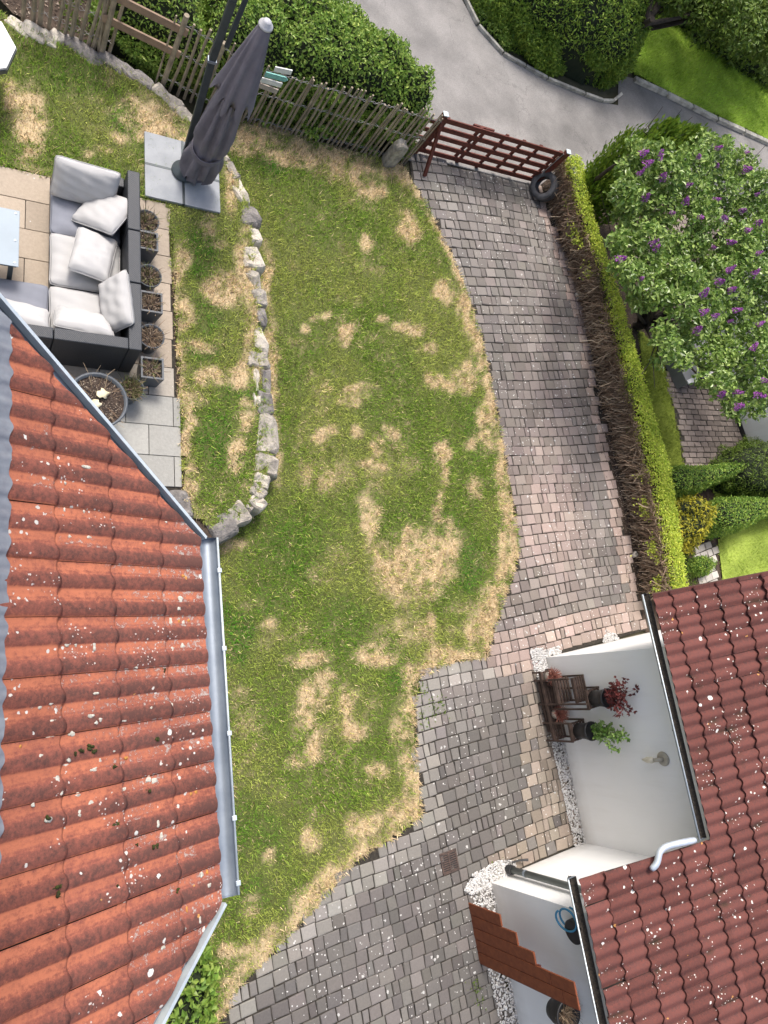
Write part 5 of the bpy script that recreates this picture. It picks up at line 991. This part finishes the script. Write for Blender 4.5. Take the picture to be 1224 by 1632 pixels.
tree('leafy_tree', at(1150, 60, 0), at(1200, 20, 1.8), 'dark glossy tree filling the top right corner beyond the verge', 'tree', cl([(1210, 30, .7), (1215, 65, .5), (1245, 65, .7), (1220, 0, .9), (1285, 130, .7), (1260, 40, .9), (1245, 105, .4), (1190, -40, .9)], 1.7, .25), M['l_dark'], .10, 1900, .14)
bk = thing('undergrowth', at(1120, 40, 0), 'dark low undergrowth beneath the trees beyond the verge', 'bush')
bush(bk, [at(x, y, 0) for x, y in ((990, -100), (1015, -20), (1045, 20), (1110, 75), (1165, 110), (1230, 155), (1400, 250), (1500, -100))], .7, M['l_dark'], .11, 330, 330, rnd=.4, namp=.25, inner=.2)
# conifer by the hedge, lilac
tree('thuja_bush', at(925, 300, 0), at(985, 260, 1.9), 'feathery olive green conifer with pointed tips between the boundary hedge and the lilac', 'conifer', [(at(x, y, z), np.array([r, r, r * 1.5])) for x, y, z, r in ((962, 300, .8, .35), (980, 275, 1.1, .4), (1000, 250, 1.4, .35), (1020, 262, 1.3, .4), (1040, 232, 1.7, .28), (1056, 215, 1.9, .2), (1062, 206, 2.0, .13), (1080, 240, 1.6, .3), (1098, 222, 1.8, .18), (1000, 300, .9, .4), (965, 330, .6, .3), (1100, 212, 1.9, .10), (1080, 215, 1.8, .14), (950, 280, .7, .22))], M['l_thuja'], .10, 5200, .06, asp=.34, sprays=1.0, shell=.45)
lil = [(1008, 268, .26), (1000, 310, .30), (1035, 300, .32), (1030, 250, .24), (1070, 280, .34), (1105, 262, .34), (1140, 245, .30), (1180, 265, .34), (1215, 300, .34), (1105, 310, .36), (1150, 305, .38), (1190, 340, .36), (1060, 335, .32), (1020, 355, .32), (1000, 395, .28), (1040, 380, .26), (1125, 345, .30), (1215, 380, .36), (1170, 385, .34), (1130, 410, .28), (1195, 430, .34), (1150, 440, .32), (1105, 450, .22),
 (1010, 440, .26), (1035, 425, .22), (1020, 480, .2), (1130, 480, .3), (1170, 480, .34), (1215, 480, .34), (1110, 520, .28), (1150, 530, .26), (1200, 530, .3), (1060, 535, .22), (1085, 545, .22), (1130, 570, .26), (1170, 585, .28), (1215, 580, .32), (1150, 615, .24), (1190, 625, .26), (1165, 648, .15), (1220, 625, .24), (1070, 560, .18), (1240, 440, .4), (1240, 340, .4), (1240, 540, .4), (1075, 395, .28), (1060, 430, .24), (1090, 440, .26), (1085, 485, .24), (1050, 470, .2), (1105, 385, .28), (1160, 560, .24), (1190, 390, .3), (992, 345, .16), (985, 385, .14), (1010, 228, .12), (1062, 238, .14), (1120, 222, .14), (1160, 228, .12), (1090, 575, .14), (1120, 605, .14), (1050, 575, .12), (985, 425, .12), (1175, 660, .12), (1205, 655, .14)]
lc = cl(lil, 2.25, .22)
lt, LA = tree('lilac_tree', at(1012, 520, 0), at(1070, 490, 1.2), 'wide lilac tree dotted with purple blossom beyond the boundary hedge', 'tree', lc, M['l_lilac'], .085, 3900, .09, asp=.55, shell=.45, limbs=16)
lp = lt['_w']; g = MB(); tb_ = at(1012, 520, 0)
for e in ((1090, 500, 1.6), (1060, 470, 1.4), (1130, 420, 1.8), (1075, 515, 1.2), (1150, 540, 1.9), (1060, 400, 1.6), (1180, 480, 2.0), (1030, 430, 1.3)):
    q = at(*e); m_ = tb_ * .55 + q * .45 + rng.normal(0, .06, 3) + (0, 0, .2); g.tube([tb_ + (0, 0, .1), m_, q], [.045, .03, .014], 7)
mk('limbs', g, M['bark'], lt)
M['blossom'] = leafm('lilac petals', [(0.42, 0.091, 0.462), (0.3, 0.056, 0.33), (0.52, 0.168, 0.572), (0.2, 0.035, 0.198), (0.58, 0.238, 0.66)], .7, .2)
bl_px = [(1012, 240), (1029, 256), (1028, 275), (1052, 262), (1122, 256), (1144, 230), (1148, 274), (1102, 298), (1050, 298), (1035, 322), (1072, 330), (1120, 340), (1205, 300), (1190, 235), (1180, 270), (1100, 318), (1140, 310), (1160, 352), (1176, 340), (1196, 362), (1199, 368), (1144, 392), (1155, 380), (1038, 396), (1052, 403), (993, 408), (1030, 444), (1163, 425), (1170, 432), (1195, 432), (1146, 442), (1178, 487), (1165, 510), (1218, 516), (1098, 536), (1145, 508), (1212, 596), (1182, 626), (1173, 638), (1152, 640), (1140, 630), (1200, 628), (1190, 560), (1130, 465), (1215, 400), (1210, 350), (1168, 460), (1128, 500)]
protos = []
for v in range(4):
    g = MB(); k = 150; z = rng.uniform(0, 1, k); a = rng.uniform(0, 6.28, k); r_ = .05 * (1 - z ** 1.4) * (1 + .35 * np.sin(a * 2 + v)) + .012; P_ = np.c_[np.cos(a) * r_, np.sin(a) * r_, z * .17 - .03]; g.leaves(P_, np.c_[np.cos(a), np.sin(a), .4 + 0 * a], .026, .8, .4); protos.append(g.data('blossom', M['blossom']))
for x, y in bl_px:
    # sit each panicle on the outermost leaves near its place
    pxx, pyy = topx(LA); d = np.hypot(pxx - x, pyy - y); c_ = np.where(d < 12)[0]; q = LA[c_[np.argmin(np.linalg.norm(LA[c_] - C0, axis=1))]] if len(c_) else at(x, y, 2.3)
    o = bpy.data.objects.new('blossom', protos[rng.integers(4)]); COL.objects.link(o); o.parent = lt; o.location = Vector(q + (0, 0, .02)) - Vector(lp); o.rotation_euler = (rng.normal(0, .4), rng.normal(0, .4), rng.uniform(0, 6)); s_ = rng.uniform(.45, 1.0); o.scale = (s_, s_, s_ * 1.1); o['_w'] = lp
# neighbour's clipped shrubs
def nb(name, lab, cat, px, H, mat, z=None, **k):
    P_ = [at(x, y, H if z is None else z) for x, y in px]; c = np.mean(P_, 0) * (1, 1, 0); t = thing(name, c, lab, cat); bush(t, P_, H, mat, **k); return t
nb('clipped_hedge', 'dark green clipped hedge with a narrow waist, across the end of the neighbour paving', 'hedge', [(1075, 742), (1092, 732), (1130, 733), (1170, 732), (1205, 723), (1224, 728), (1212, 745), (1190, 757), (1160, 768), (1130, 782), (1098, 785), (1076, 770)], .8, M['l_box'], leaf=.04, dens=3500, sdens=2500, rnd=.15, namp=.04)
nb('golden_conifer', 'golden yellow tipped dwarf conifer between the clipped hedges', 'conifer', [(1095, 800), (1110, 782), (1135, 778), (1158, 800), (1160, 835), (1145, 862), (1115, 865), (1095, 845)], .85, M['l_gold'], leaf=.09, dens=1500, sdens=1200, rnd=.4, namp=.2, nsc=4, asp=.25, spread=1.2)
nb('clipped_hedge', 'dark box hedge with rounded end at the right edge, below the golden conifer', 'hedge', [(1155, 800), (1170, 785), (1200, 783), (1300, 790), (1300, 805), (1240, 822), (1205, 842), (1175, 845), (1155, 830)], .8, M['l_box'], leaf=.04, dens=3500, sdens=2500, rnd=.15, namp=.05)
nb('box_ball', 'small round box ball beside the pale garden path', 'shrub', [(1143 + 17 * math.cos(a_ / 12 * 6.283), 897 + 17 * math.sin(a_ / 12 * 6.283)) for a_ in range(12)], .5, M['l_box'], leaf=.035, dens=4500, sdens=3500, rnd=.32, namp=.03)
nb('low_planting', 'grey green low plants at the foot of the boundary hedge beside the garden path', 'plant', [(1100, 862), (1112, 880), (1115, 930), (1140, 960), (1110, 965), (1092, 880)], .2, M['l_dark'], leaf=.03, dens=1800, rnd=.1, namp=.1)
nb('dark_shrub', 'dark needled shrub in front of the white neighbour wall', 'shrub', [(1190, 740), (1195, 715), (1215, 695), (1280, 690), (1300, 790), (1225, 778), (1200, 765)], .9, M['l_dark'], leaf=.07, dens=1400, asp=.2, rnd=.3, namp=.2)
nb('leafy_shrub', 'bright leaved shrub under the house gutter at the bottom left', 'shrub', [(318, 1508), (332, 1512), (350, 1560), (345, 1640), (330, 1720), (230, 1720), (250, 1600)], .55, M['l_mid'], z=.4, leaf=.085, dens=900, sdens=600, rnd=.3, namp=.12, asp=.6)
#%%WALLSIDE
# neighbour building
nw0, nw1 = at(1162, 636, .03), at(1192, 722, .03); wdir = nrm(nw1 - nw0); wn = np.array([-wdir[1], wdir[0], 0]); wn = wn if wn[0] > 0 else -wn; nw00 = nw0 - wdir * 2.6
nbh = thing('neighbour_house', nw1, 'white rendered neighbour house with a dark plinth at the right edge', 'house')
mk('wall', MB().prism([nw00, nw1, nw1 + wn * 6, nw00 + wn * 6], .12, 1.75), M['render'], nbh); mk('plinth', MB().prism([nw00 - wn * .02, nw1 - wn * .02, nw1 + wn * 6, nw00 + wn * 6], -.02, .118), M['black'], nbh)
sp_ = nw0 + wdir * .15; mk('panel_joint', MB().beam(sp_ - wn * .003 + (0, 0, .12), sp_ - wn * .003 + (0, 0, 1.74), .012, .008), M['wire'], nbh)
q = nw1 - wdir * .28 - wn * .03; mk('door_frame', MB().beam(q + (0, 0, .1), q + (0, 0, .75), .05, .04), M['paint'], nbh); mk('door_gap', MB().beam(q + wdir * .07 + (0, 0, .1), q + wdir * .07 + (0, 0, .7), .03, .02), M['black'], nbh)
rb_ = nw1 - wn * .05 + wdir * .10; tt = thing('rounded_trough', rb_, 'small white round fronted trough at the corner of the white neighbour wall', 'trough')
mk('trough_body', MB().prism([rb_ + wn * .25 - wdir * .12, rb_ + wn * .25 + wdir * .12] + [rb_ - wn * .1 + (-wn * math.cos(a_) * .14 + wdir * math.sin(a_) * .12) for a_ in np.linspace(1.57, -1.57, 9)], 0, .35), M['paint'], tt, bevel=.02)
lw_ = at(1097, 612, .0); bx2 = thing('concrete_step', lw_, 'grey concrete block with a white front edge on the shaded neighbour paving', 'step')
e1_ = nrm(at(1125, 598, .3) - at(1097, 612, .3)); e2_ = np.array([-e1_[1], e1_[0], 0]); e2_ = e2_ if e2_[1] > 0 else -e2_; c_ = at(1097, 612, .3) * (1, 1, 0) + e1_ * .6 + e2_ * .5
mk('block', MB().box(c_ + (0, 0, .145), (1.2, 1.0, .29), [e1_, e2_, (0, 0, 1)]), pm('grey concrete', (.26, .26, .26), None, 4, .9, .3), bx2, bevel=.01); mk('edge_strip', MB().box(c_ - e2_ * .47 + (0, 0, .30), (1.2, .09, .02), [e1_, e2_, (0, 0, 1)]), M['paint'], bx2)
# privacy screen of stepped boards
sc = thing('wooden_screen', gf(-2.1, -.5), 'red brown screen of upright boards in rising steps beside the garage wall', 'screen')
M['screenwood'] = pm('stained red brown boards', (.21, .06, .022), (.15, .04, .016), 14, .6, .3, .003, 40)
for i, (h_, jt) in enumerate(((.72, None), (1.0, None), (1.29, None), (1.95, 1.53), (1.95, 1.70))):
    n1_ = -.13 - i * .157; c = gf(-2.1, n1_ - .078); g = MB()
    for a_, b_ in (((0.02, jt - .004), (jt + .004, h_)) if jt else ((0.02, h_),)):
        g.box(c + (0, 0, (a_ + b_) / 2), (.024, .148, b_ - a_), [GE, GN, (0, 0, 1)])
    mk('board', g, M['screenwood'], sc, bevel=.005)
    mk('groove_strip', MB().box(c - GN * .0785 + GE * .004 + (0, 0, h_ / 2), (.014, .010, h_ - .06), [GE, GN, (0, 0, 1)]), M['gatewood'], sc)
mk('batten', MB().box(gf(-2.075, -.52, .35), (.024, .76, .06), [GE, GN, (0, 0, 1)]), M['gatewood'], sc); mk('batten', MB().box(gf(-2.075, -.75, 1.3), (.024, .3, .06), [GE, GN, (0, 0, 1)]), M['gatewood'], sc)
# wall lamp
wl_ = hit(1058, 1209, gf(we, 1), -GE); wl_t = thing('wall_lamp', wl_, 'beige wall lamp with a ribbed stem on the white garage wall', 'lamp')
M['beige'] = pm('beige lamp metal', (.42, .39, .32), (.34, .31, .25), 12, .5, .1)
g = MB(); n = 24
def disc_on(g, c, ax, r, t_, mi=0):
    ax = nrm(ax); g.tube([c, c + ax * t_ * .7, c + ax * t_], [r, r, r * .8], 24, mi)
disc_on(g, wl_, -GE, .095, .03); mk('wall_plate', g, M['beige'], wl_t, smooth=False, bevel=.004)
g = MB(); q = wl_ - GE * .05 + (0, 0, -.01); g.tube([wl_ - GE * .02, q - GE * .03 - (0, 0, .02), q - GE * .06 - (0, 0, .07)], [.03, .028, .026], 12); mk('arm', g, M['beige'], wl_t, smooth=True)
g = MB(); q2 = q - GE * .06 - (0, 0, .07); g.tube([q2, q2 - (0, 0, .03), q2 - (0, 0, .06), q2 - (0, 0, .10), q2 - (0, 0, .14), q2 - (0, 0, .20)], [.03, .045, .038, .042, .03, .008], 14); mk('lamp_glass', g, pm('cream lamp glass', (.66, .62, .5), (.58, .53, .42), 20, .3, .1), wl_t, smooth=True)
# plant stand
M['standwood'] = pm('dark stained stand', (.045, .028, .022), (.085, .055, .042), 14, .8, .3, .003, 40)
psd = thing('plant_stand', gf(-.0, 2.05), 'dark slatted plant stand with stepped shelves against the white garage wall', 'plant stand')
def shelf(e0, e1, n0, n1, z, slats=6):
    g = MB(); w_ = (e1 - e0)
    for i in range(slats): e = e0 + w_ * (i + .5) / slats; g.box(gf(e, (n0 + n1) / 2, z), (w_ / slats * .68, n1 - n0, .014), [GE, GN, (0, 0, 1)])
    for n_ in (n0 + .01, n1 - .01): g.box(gf((e0 + e1) / 2, n_, z - .022), (w_, .02, .03), [GE, GN, (0, 0, 1)])
    g.box(gf(e0 - .008, (n0 + n1) / 2, z - .012), (.014, n1 - n0, .05), [GE, GN, (0, 0, 1)]); mk('shelf', g, M['standwood'], psd)
shelf(-.20, .04, 1.60, 2.62, .22, 5); shelf(-.16, .06, 1.72, 2.5, .10, 5)
shelf(-.20, .08, 2.14, 2.50, .48, 5); shelf(-.12, .10, 2.14, 2.50, .80, 5); shelf(-.16, .09, 2.06, 2.32, 1.06, 5); shelf(-.20, .09, 1.60, 1.86, .62, 5)
for e, n, z in ((-.2, 1.6, .62), (.08, 1.6, .62), (-.2, 1.86, .62), (.08, 1.86, .62), (-.2, 2.62, .22), (.04, 2.62, .22), (-.2, 2.14, 1.06), (.09, 2.14, 1.06), (-.2, 2.5, .8), (.09, 2.5, .8), (.09, 2.32, 1.06), (-.16, 2.06, 1.06)):
    mk('leg', MB().beam(gf(e, n, 0), gf(e, n, z), .025, .025, up=GE), M['standwood'], psd)
def wpot(p, r, h, lab, cat, mat, stalk_fn, slim=.85, tilt=0):
    t = thing('potted_plant', p, lab, cat); mk('pot', MB().lathe([(0, 0), (r * slim, .0), (r * slim * 1.02, h * .5), (r, h * .9), (r * 1.05, h * .92), (r * 1.05, h), (r * .92, h), (r * .9, h * .85), (0, h * .84)], p, 24), M[mat], t, smooth=True); stalk_fn(t, p + np.array([0, 0, h * .86])); return t
def heather(t, p):
    g = MB(); k = 420; d = rng.normal(0, 1, (k, 3)); d[:, 2] = np.abs(d[:, 2]) * 1.1 + .2; d /= np.linalg.norm(d, axis=1)[:, None]; g.twigs(np.tile(p, (k, 1)) + rng.normal(0, .02, (k, 3)), p + d * rng.uniform(.08, .17, (k, 1)), .005, bend=.05)
    mk('foliage', g, leafm('pink brown heather', [(.30, .10, .08), (.42, .18, .13), (.22, .07, .06), (.5, .28, .2)], .9), t)
def redplant(t, p):
    g = MB(); tw = MB(); A = []; B = []
    for i in range(16):
        d = nrm(np.array([rng.normal(0, .35) - .1, rng.normal(0, .45), 1])); l_ = rng.uniform(.3, .62); A.append(p); B.append(p + d * l_)
        for q in range(9): c = p + d * l_ * rng.uniform(.3, 1) + rng.normal(0, .025, 3); g.leaves(c[None].repeat(3, 0), np.tile([-.4, 0, .8], (3, 1)), .055, .55, .6)
    tw.twigs(np.array(A), np.array(B), .004); mk('stems', tw, M['bark'], t); mk('foliage', g, M['l_red'], t)
def greenplant(t, p):
    g = MB(); A = []; B = []
    for i in range(14):
        d = nrm(np.array([rng.normal(0, .14) - .05, rng.normal(-.05, .22), 1])); l_ = rng.uniform(.4, .75); A.append(p); B.append(p + d * l_)
        for q in range(13): c = p + d * l_ * rng.uniform(.2, 1) + rng.normal(0, .02, 3); g.leaves(c[None].repeat(3, 0), np.tile([-.4, 0, .8], (3, 1)), .055, .6, .6)
    tw = MB(); tw.twigs(np.array(A), np.array(B), .004); mk('stems', tw, M['bark'], t); mk('foliage', g, leafm('fresh leaves', [(.09, .2, .02), (.16, .3, .05), (.3, .42, .14), (.05, .12, .015)], .4, .2), t)
wpot(gf(-.09, 2.53, .23), .085, .10, 'pale bowl of pinkish heather at the top end of the plant stand', 'plant pot', 'stone_pale', heather)
wpot(gf(-.10, 1.98, .23), .085, .10, 'pale bowl of reddish heather in the middle of the plant stand', 'plant pot', 'stone_pale', heather)
wpot(gf(-.05, 2.19, 1.07), .13, .28, 'black pot with a dark red leaved plant on the tallest shelf of the stand', 'plant pot', 'black', redplant)
wpot(gf(-.07, 1.73, .63), .13, .28, 'black pot with a fresh green plant on the lower end of the stand', 'plant pot', 'black', greenplant)
# hanging pot below the screen, hose reel
hp = hit(893, 1612, gf(-1.93, 0), -GE); t = thing('wall_pot', hp, 'black wall pot with a dead plant hung on the garage wall at the bottom edge', 'plant pot')
mk('pot', MB().lathe([(0, -.12), (.12, -.12), (.15, -.02), (.17, .13), (.18, .13), (.18, .15), (.155, .15), (.15, .10), (0, .09)], hp, 26), M['black'], t, smooth=True); mk('foliage', stalks(hp + (0, 0, .09), .10, .14, 130, 0), [M['green_stalk'], M['stalk']], t)
g = MB(); g.tube([hp + GE * .22 + GN * .09 - (0, 0, .25), hp + GE * .05 + GN * .09 - (0, 0, .14)], .008, 6); g.tube([hp + GE * .22 - GN * .09 - (0, 0, .25), hp + GE * .05 - GN * .09 - (0, 0, .14)], .008, 6); g.tube([hp + GE * .23 + GN * .12 - (0, 0, .25), hp + GE * .23 - GN * .12 - (0, 0, .25)], .008, 6); g.tube([hp - GE * .12 - GN * .1 + (0, 0, .17), hp + GE * .1 - GN * .22 + (0, 0, .3)], .005, 6); mk('bracket', g, M['wire'], t)
hr = hit(917, 1484, gf(-1.76, 0), -GE); t = thing('hose_reel', hr, 'black hose reel with a loop of blue hose on the garage corner under the gutter', 'hose reel')
g = MB(); g.tube([hr - GE * .05, hr - GE * .04, hr + GE * .04, hr + GE * .065], [.12, .14, .14, .10], 28); mk('drum', g, M['black'], t)
g = MB(); hc = hr + GN * .13 + GE * .03 - (0, 0, .05) + (0, 0, .0)
g.tube([hc + GN * .12 * math.cos(a_) + (0, 0, .16 * math.sin(a_)) - GE * .01 * a_ for a_ in np.linspace(0, 12, 40)], .013, 8); mk('hose', g, pm('blue hose', (.05, .25, .42), None, 5, .4, 0), t, smooth=True)
# drain, gravel
dr = gf(-2.29, .46, .03); t = thing('drain_cover', dr, 'rusty slotted drain cover set in the dark paving', 'drain'); g = MB(); R2 = [GE, GN, (0, 0, 1)]
for a_, b_, c2_, d_ in ((0, .13, .27, .02), (0, -.13, .27, .02), (.125, 0, .02, .25), (-.125, 0, .02, .25), (0, 0, .015, .25)): g.box(dr + GE * a_ + GN * b_ + (0, 0, .008), (c2_, d_, .016), R2)
for i in range(9): g.box(dr + GN * (-.11 + i * .0275) + (0, 0, .007), (.25, .012, .014), R2)
mk('grate', g, pm('rusty iron', (.11, .07, .055), (.06, .045, .04), 20, .8, .4), t); mk('sump', MB().box(dr - (0, 0, .004), (.25, .25, .012), R2), M['black'], t)
grv = [(gf(-.16, 2.62), gf(.10, 2.62), gf(.10, 2.95), gf(-.16, 2.98)), (gf(-.02, 2.9), gf(.45, 2.93), gf(.45, 2.80), gf(-.02, 2.80)), (gf(-.10, 0), gf(.13, 0), gf(.13, 2.7), gf(-.14, 2.7)), (gf(-2.05, -.05), gf(-1.68, -.05), gf(-1.25, .02), gf(-1.2, .14), gf(-1.5, .24), gf(-1.95, .2), gf(-2.15, .05)), (gf(-1.95, -3), gf(-1.68, -3), gf(-1.68, 0), gf(-2.02, 0)), (gf(1.75, 2.8), gf(1.35, 2.8), gf(1.42, 2.9), gf(1.55, 2.98), gf(1.7, 2.9))]
g = MB(); gd2 = MB(); ico = np.array([(1, 0, 0), (-1, 0, 0), (0, 1, 0), (0, -1, 0), (0, 0, 1), (0, 0, -1)], float) ; IF = np.array([[0, 2, 4], [2, 1, 4], [1, 3, 4], [3, 0, 4], [2, 0, 5], [1, 2, 5], [3, 1, 5], [0, 3, 5]])
for i, pl in enumerate(grv):
    P_ = sample_poly(pl, (5200, 5200, 2600, 5200, 1800, 4000)[i]); k = len(P_); s_ = rng.uniform(.010, .022, (k, 1, 1)) * rng.uniform(.7, 1.2, (k, 1, 3)); an = rng.uniform(0, 6.28, k); ca, sa = np.cos(an)[:, None], np.sin(an)[:, None]
    V = ico[None] * s_; X = V[:, :, 0] * ca - V[:, :, 1] * sa; Y = V[:, :, 0] * sa + V[:, :, 1] * ca; z = rng.uniform(.035, .055, (k, 1)); V = np.stack([X + P_[:, :1], Y + P_[:, 1:2], V[:, :, 2] + z], -1)
    g.add(V.reshape(-1, 3), (np.arange(k)[:, None, None] * 6 + IF[None]).reshape(-1, 3))
mk('gravel', g, leafm('white gravel bits', [(.8, .79, .77), (.62, .61, .6), (.7, .69, .66), (.45, .43, .41), (.85, .85, .84)], .9), kind='stuff')
# weeds in the paving joints
g = MB(); A = []
for x, y, s_, k in ((668, 1100, 6, 60), (697, 1128, 8, 110), (675, 1140, 8, 50), (660, 1095, 4, 60), (792, 1388, 7, 60), (700, 1300, 10, 0), (757, 1570, 6, 40), (765, 1590, 6, 30)):
    q = at(x, y, .03); A.append(np.c_[q[0] + rng.normal(0, s_ * .009, k), q[1] + rng.normal(0, s_ * .012, k), np.full(k, .03)])
A = np.vstack(A); g.leaves(A, np.tile([0, 0, 1.], (len(A), 1)), .04, .35, .7); mk('weeds', g, M['l_dark'], kind='stuff')
tap = gf(-1.3, .16); t = thing('garden_tool', tap, 'small dark twig shaped tool lying on the white gravel by the downpipe', 'tool'); 
pts = [tap + (0, 0, .07), tap + GE * .12 + (0, 0, .12), tap + GE * .22 - GN * .02 + (0, 0, .16)]; g = MB(); g.tube(pts, [.012, .014, .02], 7); mk('handle', g, M['black'], t); g = MB(); g.tube([tap + (0, 0, .07), tap - GE * .10 + GN * .06 + (0, 0, .06)], .006, 6); g.tube([tap + (0, 0, .07), tap - GE * .12 + (0, 0, .05)], .006, 6); mk('prongs', g, M['wire'], t)
